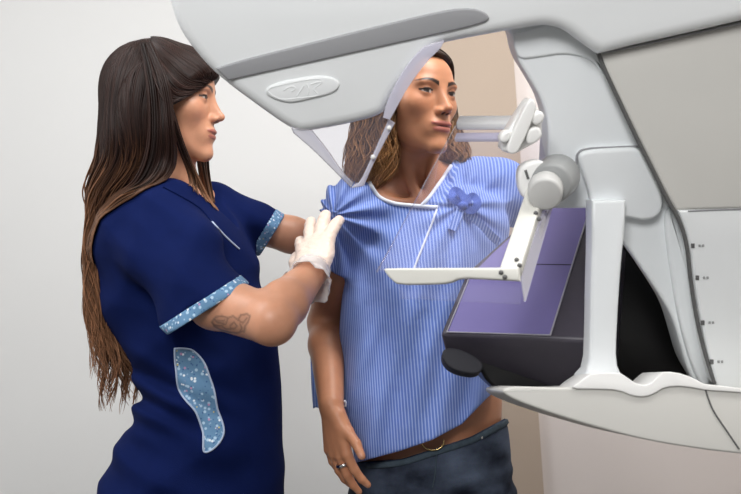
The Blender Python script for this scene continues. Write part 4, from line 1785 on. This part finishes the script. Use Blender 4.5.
# tube head: the big upper arm that comes from the right above both women
tube_head = slab('tube_head', [(150, -60), (164, -20), (170, 8), (178, 30), (192, 50), (214, 75), (255, 106), (296, 134.5), (312, 132), (346, 126), (381, 117),
                               (387, 108), (400, 86), (420, 64), (438, 45), (462, 40), (492, 34.5), (522, 29), (546, 25), (566, 30), (584, 44), (600, 55, 1),
                               (640, 45), (690, 34), (741, 22), (1000, -36, 1), (1000, -64, 1)], PT, .24, .016, M_shell, mach)
slab('bumper_strip', [(216, 68, 1), (228.5, 80.5, 1), (260, 73.5), (330, 58), (420, 38), (480, 24.5), (491, 18.5), (484, 11), (470, 7.5), (445, 9.5), (380, 25), (300, 45), (240, 60)],
     PT, .012, .003, M_strip, tube_head, lift=-.004)
slab('badge_plate', [(265, 92), (268, 86), (282, 81), (304, 77), (322, 75), (336, 78), (341, 85), (334, 93), (314, 98), (292, 103), (280, 101), (270, 97)],
     PT, .010, .003, M_shell, tube_head, lift=-.0035, it=3)
bp = [(268, 91), (271, 87.5), (284, 84), (304, 80), (318, 78.5), (322, 82), (314, 89), (318, 95), (300, 97.5), (284, 99), (274, 96), (268, 91)]
line_on('badge_ring', bp, PT, .0009, M_shell, tube_head, lift=-.0032)
for g in ([(284, 90), (291, 86), (296, 88), (292, 91)], [(297, 96), (301, 90), (304, 85)], [(307, 84), (309, 89), (308, 95)], [(311, 84), (317, 82), (323, 82)]):
    line_on('badge_mark', g, PT, .0008, M_shell, tube_head, lift=-.0036, n=14)

# face shield: clear sheet hanging under the head, with thicker rims
sh = slab('face_shield', [(300, 128, 1), (352, 187, 1), (362, 186, 1), (392, 118, 1), (400, 84, 1), (370, 80, 1), (320, 90, 1)], PT, .003, .0008, M_clear, mach, it=0, lift=.010)
slab('shield_rim', [(290, 127, 1), (311, 131, 1), (328, 152), (341, 172), (353, 184, 1), (351, 189, 1), (333, 171), (312, 150), (293, 134, 1)], PT, .010, .002, M_frost, sh, it=1, lift=.004)
slab('shield_rim', [(389, 120, 1), (395, 124, 1), (383, 146), (371, 170), (364, 187, 1), (352, 189, 1), (354, 186, 1), (360, 184), (372, 158)], PT, .008, .002, M_cleared, sh, it=1, lift=.004)
slab('shield_glare', [(444, 40, 1), (441, 47, 1), (426, 62), (408, 86), (396, 108), (390, 119, 1), (383, 117, 1), (386, 104), (397, 80), (410, 60), (424, 46, 1)], PT, .005, .001, M_cleared, sh, it=1, lift=-.006)  # pale strip put in for the glare on the curved sheet
for x, y in ((389, 128), (373, 157)):
    c = PT.hit([x], [y])[0]
    v, q = surfnet(lambda p: ell(p, c, (.0035, .0035, .0035)), c - .006, c + .006, .001)
    mesh_c('rim_stud', v, q, M_white, sh)

# arm cover: pale inner face of the arm, running down beside the main body
arm = slab('arm_cover', [(500, 20, 1), (512, 34), (516, 58), (530, 80), (543, 103), (549, 128), (547, 160), (545, 209, 1), (594, 209, 1), (598, 226), (612, 236, 1), (621, 240),
                         (640, 266), (658, 293), (672, 316), (681, 346), (688, 372), (700, 392, 1), (760, 392, 1), (760, 20, 1)], PC, .07, .006, M_inner, mach)
slab('corner_band', [(512, 34, 1), (516, 60), (540, 57), (565, 53), (592, 59), (603, 75, 1), (598, 50), (580, 30, 1), (546, 24, 1)], PC, .012, .004, M_inner, arm, lift=-.004)
block = slab('grip_block', [(576, 160), (577, 151), (586, 147.5), (612, 146), (637, 145), (646, 158), (655, 178), (661, 200), (656, 214), (640, 218), (629, 215), (608, 212), (590, 208),
                            (586, 186)], PC, .05, .006, M_inner, arm, lift=-.018)
line_on('block_seam', [(575, 163), (576.5, 152), (586, 147.5), (612, 146), (638, 145)], PC, .0018, M_strip, arm, lift=-.010)
slab('side_rib', [(662, 212), (672, 206), (684, 240), (692, 286), (702, 340), (712, 384), (698, 384), (686, 352), (676, 312), (668, 262)], PC, .03, .006, M_inner, arm, lift=-.010)

# main body on the right, in two covers with the dark seam along its edge
SEAM = [(598, 52), (606, 72), (620, 102), (636, 136), (652, 168), (668, 200), (680, 222), (687, 246), (691, 280), (697, 318), (705, 352), (715, 384)]
body_up = slab('body_cover', [(600, 54, 1), (640, 44.5), (690, 33.5), (741, 21.5), (1020, -40, 1), (1020, 206, 1), (745, 209), (700, 210), (676, 211, 1), (664, 189), (648, 156), (632, 124), (616, 91), (605, 68)],
               PG, .34, .005, M_body, mach, it=1)
drum = slab('rotation_drum', [(677, 210, 1), (700, 209.6), (745, 208.6), (1020, 205, 1), (1020, 410, 1), (748, 390), (717, 388, 1), (708, 356), (700, 318), (694, 282), (690, 248), (684, 226)],
            PG, .34, .005, M_shell, mach, it=1, lift=-.001)
line_on('edge_seam', SEAM, PG, .0028, M_seam, body_up, lift=.002, n=90)
line_on('cover_seam', [(688, 211), (720, 209.5), (760, 208.5)], PG, .0012, M_strip, body_up, lift=-.0008)
line_on('top_seam', [(603, 53), (640, 45), (690, 34), (760, 18.5)], PG, .0013, M_strip, body_up, lift=-.002)
for i, (x, y) in enumerate(((692.5, 245.5), (697, 277.5), (702.5, 322.5), (711.5, 361.5))):
    slab('scale_mark', [(x - 1.7, y - 2.2, 1), (x + 1.7, y - 2.2, 1), (x + 1.7, y + 2.2, 1), (x - 1.7, y + 2.2, 1)], PG, .002, .0002, M_seam, drum, it=0, lift=-.0022)
    # the small grey figures beside each mark are too soft to read: short strokes
    for k in range(2):
        xx0 = x + 5.5 + 3.4 * k
        slab('scale_figure', [(xx0, y - 1.2, 1), (xx0 + 2.2, y - 1.4, 1), (xx0 + 2.4, y + .9, 1), (xx0 + .2, y + 1.1, 1)], PG, .002, .0002, M_hub, drum, it=0, lift=-.0022)

# base cover under the handle, with its bright lip, the handle bar and the dark recess behind
PB = Plane(1.31, -8)
base = slab('base_cover', [(501, 391), (509, 386.5), (530, 386.5), (552, 387.5), (573, 387), (592, 386), (632, 388), (660, 386), (676, 385), (704, 386), (745, 389),
                           (1020, 404, 1), (1020, 480, 1), (741, 454), (692, 448), (640, 439), (588, 425), (544, 411), (512, 399)], PB, .20, .0032, M_body, mach, it=3)
slab('base_lip', [(570, 389), (578, 382), (586, 376.5), (592, 373), (618, 372), (626, 377), (636, 384), (648, 385), (657, 376), (664, 371), (684, 374), (704, 384, 1), (745, 388.5, 1), (745, 393, 1), (704, 390, 1), (682, 386),
                  (664, 387), (655, 393), (645, 397), (632, 396), (618, 390), (594, 389)], PB, .10, .0018, M_white, base, lift=-.004, it=1)
line_on('base_seam', [(704.5, 386), (708, 398), (714, 412), (726, 430), (739, 449)], PB, .0012, M_seam, base, lift=-.0004)
slab('handle_bar', [(592, 200, 1), (626, 200, 1), (625.5, 230), (622, 260), (619.5, 295), (617.5, 330), (616.5, 362), (622, 376, 1), (580, 380, 1), (589, 370), (590.5, 330), (591, 290), (592.5, 240)],
     Plane(1.32, 4), .045, .006, M_inner, mach, it=1)
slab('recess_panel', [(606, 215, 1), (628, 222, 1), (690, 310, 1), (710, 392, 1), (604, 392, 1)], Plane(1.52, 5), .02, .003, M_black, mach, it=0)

# detector: dark housing with the violet plate
def quad_box(name, tl, thickn, m, parent, bev=.004, ndir=None):
    """a flat box from a rim of 3D points (counter to the viewer), thickened along ndir"""
    tl = [np.asarray(t, float) for t in tl]
    n = len(tl)
    bm = bmesh.new()
    top = [bm.verts.new(t) for t in tl]
    bot = [bm.verts.new(t + ndir * (thickn[i] if hasattr(thickn, '__len__') else thickn)) for i, t in enumerate(tl)]
    bm.faces.new(top)
    bm.faces.new(bot[::-1])
    for i in range(n):
        j = (i + 1) % n
        bm.faces.new([top[j], top[i], bot[i], bot[j]])
    bmesh.ops.recalc_face_normals(bm, faces=bm.faces)
    if bev:
        bmesh.ops.bevel(bm, geom=list(bm.edges), offset=bev, segments=3, affect='EDGES', profile=.5, clamp_overlap=True)
    bm.verts.index_update()
    V = np.array([v.co[:] for v in bm.verts])
    Fc = [[v.index for v in f.verts] for f in bm.faces]
    bm.free()
    return mesh_c(name, V, Fc, m, parent, sharp=35)


dN_L, dN_R = P(440, 334, 1.465), P(602, 341, 1.385)
DB = np.array([.109, .205, .205])
DA = (dN_R - dN_L)
dn = np.cross(DA, DB)
dn /= np.linalg.norm(dn)
if dn[2] > 0:
    dn = -dn                                 # down and away from the plate's face
dF_R = dN_R + DB
dF_M = dN_L + DB * 1.0 + DA * .33
dM_L = dN_L + DB * .46
det = quad_box('detector', [dN_L, dN_R, dF_R, dF_M, dN_L + DB * .62 + DA * .10, dM_L], [.046, .170, .170, .06, .048, .046], M_dark, mach, .007, dn)
up_ = -dn
in_plane = lambda a, b, h=.0: dN_L + DA * a + DB * b + up_ * h
# the violet plate is inset from the rim
pv = [in_plane(.045, .012, .0012), in_plane(.685, .020, .0012), in_plane(.685, .99, .0012), in_plane(.36, .99, .0012), in_plane(.13, .60, .0012), in_plane(.045, .43, .0012)]
plate = quad_box('detector_plate', pv, .004, M_violet, det, .0008, dn)
v, q = tube(np.array([in_plane(.042, .43, .002), in_plane(.042, .010, .002), in_plane(.688, .018, .002), in_plane(.688, .99, .002)]), .0014, 6)
mesh_c('plate_border', v, q, M_line, plate)
v, q = tube(np.array([in_plane(.24, .52, .0016), in_plane(.40, .52, .0016), in_plane(.683, .52, .0016)]), .0007, 6)
mesh_c('plate_seam', v, q, M_dark, plate)
PD = Plane(1.46, -20)
slab('end_bumper', [(443, 352), (445, 343), (459, 343), (477, 351), (487, 360), (481, 370), (462, 368), (449, 362)], PD, .03, .003, M_bump, det, it=2, lift=.030)

slab('detector_mount', [(470, 346), (500, 350), (590, 366), (600, 400), (506, 397), (494, 388), (482, 376)], Plane(1.50, -5), .09, .006, M_black, det, it=1)

# compression paddle: white frame, clear tray, clamp and hub
pFL, pA = P(385, 270, 1.235), DA / np.linalg.norm(DA)
PBv = DB / np.linalg.norm(DB)
pw, pl = .172, .325
pn = np.cross(pA, PBv)
pn /= np.linalg.norm(pn)
if pn[2] < 0:
    pn = -pn
pp = lambda a, b, h=0.: pFL + pA * a + PBv * b + pn * h
pad = quad_box('paddle_tray', [pp(-.010, 0), pp(pw + .004, 0), pp(pw + .004, pl), pp(-.004, pl)], .0022, M_clear, mach, 0, -pn)
vz = np.array([0, -.10, -1.])
vz /= np.linalg.norm(vz)
quad_box('front_wall', [pp(.012, -.002), pp(pw + .006, -.002), pp(pw + .006, -.002) + vz * .036, pp(.022, -.002) + vz * .034], .0022, M_clear, pad, 0, np.array([0, 1., 0]))
v, q = tube(np.array([pp(.022, -.003) + vz * .034, pp(pw + .004, -.003) + vz * .036]), .0007, 6)
mesh_c('wall_lip', v, q, M_clear, pad)
quad_box('side_wall', [pp(pw + .004, 0), pp(pw + .004, .17), pp(pw + .009, .17) + vz * .010, pp(pw + .009, -.002) + vz * .034], .0022, M_frost, pad, 0, np.array([1., 0, 0]))
v, q = tube(np.array([pp(-.010, -.004), pp(-.008, .05), pp(-.006, .18), pp(-.004, pl)]), .0011, 6)
mesh_c('tray_edge', v, q, M_clear, pad)


def bar(name, a, b, wa, ha, hb, up, m, parent, bev=.003):
    """a beam from a to b: width across, height ha..hb along up"""
    a, b, up = np.asarray(a, float), np.asarray(b, float), np.asarray(up, float)
    ax = (b - a) / np.linalg.norm(b - a)
    up = up - ax * (up @ ax)
    up /= np.linalg.norm(up)
    sd = np.cross(ax, up)
    rim = [a + up * ha / 2, b + up * hb / 2, b - up * hb / 2, a - up * ha / 2]
    rim = [r - sd * wa / 2 for r in rim]
    return quad_box(name, rim, wa, m, parent, bev, sd)


px_bar = [(385, 270), (389, 268.6), (450, 268.4), (497, 268.2, 1), (520, 267.5, 1), (521, 281.5, 1), (490, 280), (462, 278.5), (451, 284), (430, 285), (400, 285.2), (393, 280)]
PF = Plane(pFL[1] - .004, -6, math.degrees(math.atan2(pA[1], pA[0])), pFL[0])
fbar = slab('front_bar', px_bar, PF, .012, .003, M_frame, pad, it=1, lift=-.010)
sb0, sb1 = pp(pw - .006, -.004, .004), pp(pw - .012, .190, .004)
bar('side_bar', sb0, sb1, .026, .016, .018, pn, M_frame, pad, .003)
bar('back_bar', pp(.0, pl + .002, .004), pp(pw * .72, pl - .004, .004), .022, .014, .014, pn, M_white, pad, .004)
bar('back_shelf', pp(.002, pl - .022, -.006), pp(pw * .66, pl - .026, -.006), .016, .007, .007, pn, M_cleared, pad, .002)
PS = Plane(1, 0)
PS.b, PS.o = -pn, pp(0, 0, .0125)
PFf = Plane(1, 0)
PFf.b, PFf.o = PF.b, PF.o - PF.b * .0105
for x, y, pl_ in ((535.8, 213.3, PS), (538.8, 219, PS), (516.7, 260, PS), (519.5, 265.5, PS), (501, 272.5, PFf), (504.8, 277, PFf)):
    c = pl_.hit([x], [y])[0]
    v, q = surfnet(lambda p: ell(p, c, (.0032, .0032, .0032)), c - .005, c + .005, .0009)
    mesh_c('screw', v, q, M_seam, pad)
PK = Plane(1.275, 10)
yoke = slab('yoke', [(520, 172), (528, 164), (546, 160), (556, 176), (553, 196), (548, 212), (534, 206), (522, 196)], PK, .03, .006, M_white, mach, it=2, lift=.02)
slab('yoke_slot', [(526.5, 172, 1), (529, 171, 1), (532, 180, 1), (529.5, 181, 1)], PK, .003, .0004, M_seam, yoke, it=0, lift=.0185)


def disc(name, c, ax, r0, r1, length, m, parent, n=40, bev=.004):
    ax = np.asarray(ax, float)
    ax /= np.linalg.norm(ax)
    e1 = np.cross(ax, (0, 0, 1))
    e1 /= np.linalg.norm(e1)
    e2 = np.cross(ax, e1)
    prof = [(0, r0 - bev), (bev * .3, r0 - bev * .3), (bev, r0), (length - bev, r1), (length - bev * .3, r1 - bev * .3), (length, r1 - bev)]
    V, Q = [], []
    for t, r in prof:
        for k in range(n):
            a = 2 * math.pi * k / n
            V.append(c + ax * t + (e1 * math.cos(a) + e2 * math.sin(a)) * r)
    for i in range(len(prof) - 1):
        for k in range(n):
            Q.append([i * n + k, i * n + (k + 1) % n, (i + 1) * n + (k + 1) % n, (i + 1) * n + k])
    Q.append(list(range(n))[::-1])
    Q.append([(len(prof) - 1) * n + k for k in range(n)])
    return fix_normals(mesh_c(name, np.array(V), Q, m, parent, sharp=50))


hub = disc('hub', P(551, 184, 1.255), (.30, .85, .22), .0275, .031, .065, M_hub, mach)
disc('knob', P(545, 195, 1.235), (.18, .82, .35), .0225, .0235, .032, M_hubface, hub)

PW = Plane(1.235, 12)
clamp = slab('paddle_clamp', [(536, 101), (541, 102), (545, 112), (549, 118), (550, 133), (549, 144), (530, 154), (522, 159), (508, 157), (507, 150), (513, 136), (524, 118)], PW, .05, .008, M_white, mach, it=2, lift=.05)
slab('clamp_plate', [(533, 102), (538, 100), (542, 108), (536, 126), (527, 146), (520, 158), (510, 156), (513, 144), (522, 124)], PW, .02, .0025, M_white, clamp, it=2, lift=.035)
for pts in ([(536, 117), (546, 112), (551, 118), (547, 127), (538, 128)], [(532, 132), (544, 128), (549, 138), (541, 147), (531, 148)], [(503, 143), (508, 134), (516, 133), (515, 143), (508, 147)]):
    slab('clamp_lug', pts, PW, .03, .004, M_white, clamp, it=2, lift=.038)

# pedestal and foot of the machine, outside the frame
bar('pedestal', np.array([.99, 1.58, -.22]), np.array([1.06, 1.58, floor_z(1.06) + .06]), .30, .34, .36, (1, 0, 0), M_shell, mach, .03)
bar('floor_foot', np.array([.62, 1.58, floor_z(.62) + .040]), np.array([1.34, 1.58, floor_z(1.34) + .040]), .42, .06, .06, (0, 0, 1), M_shell, mach, .02)
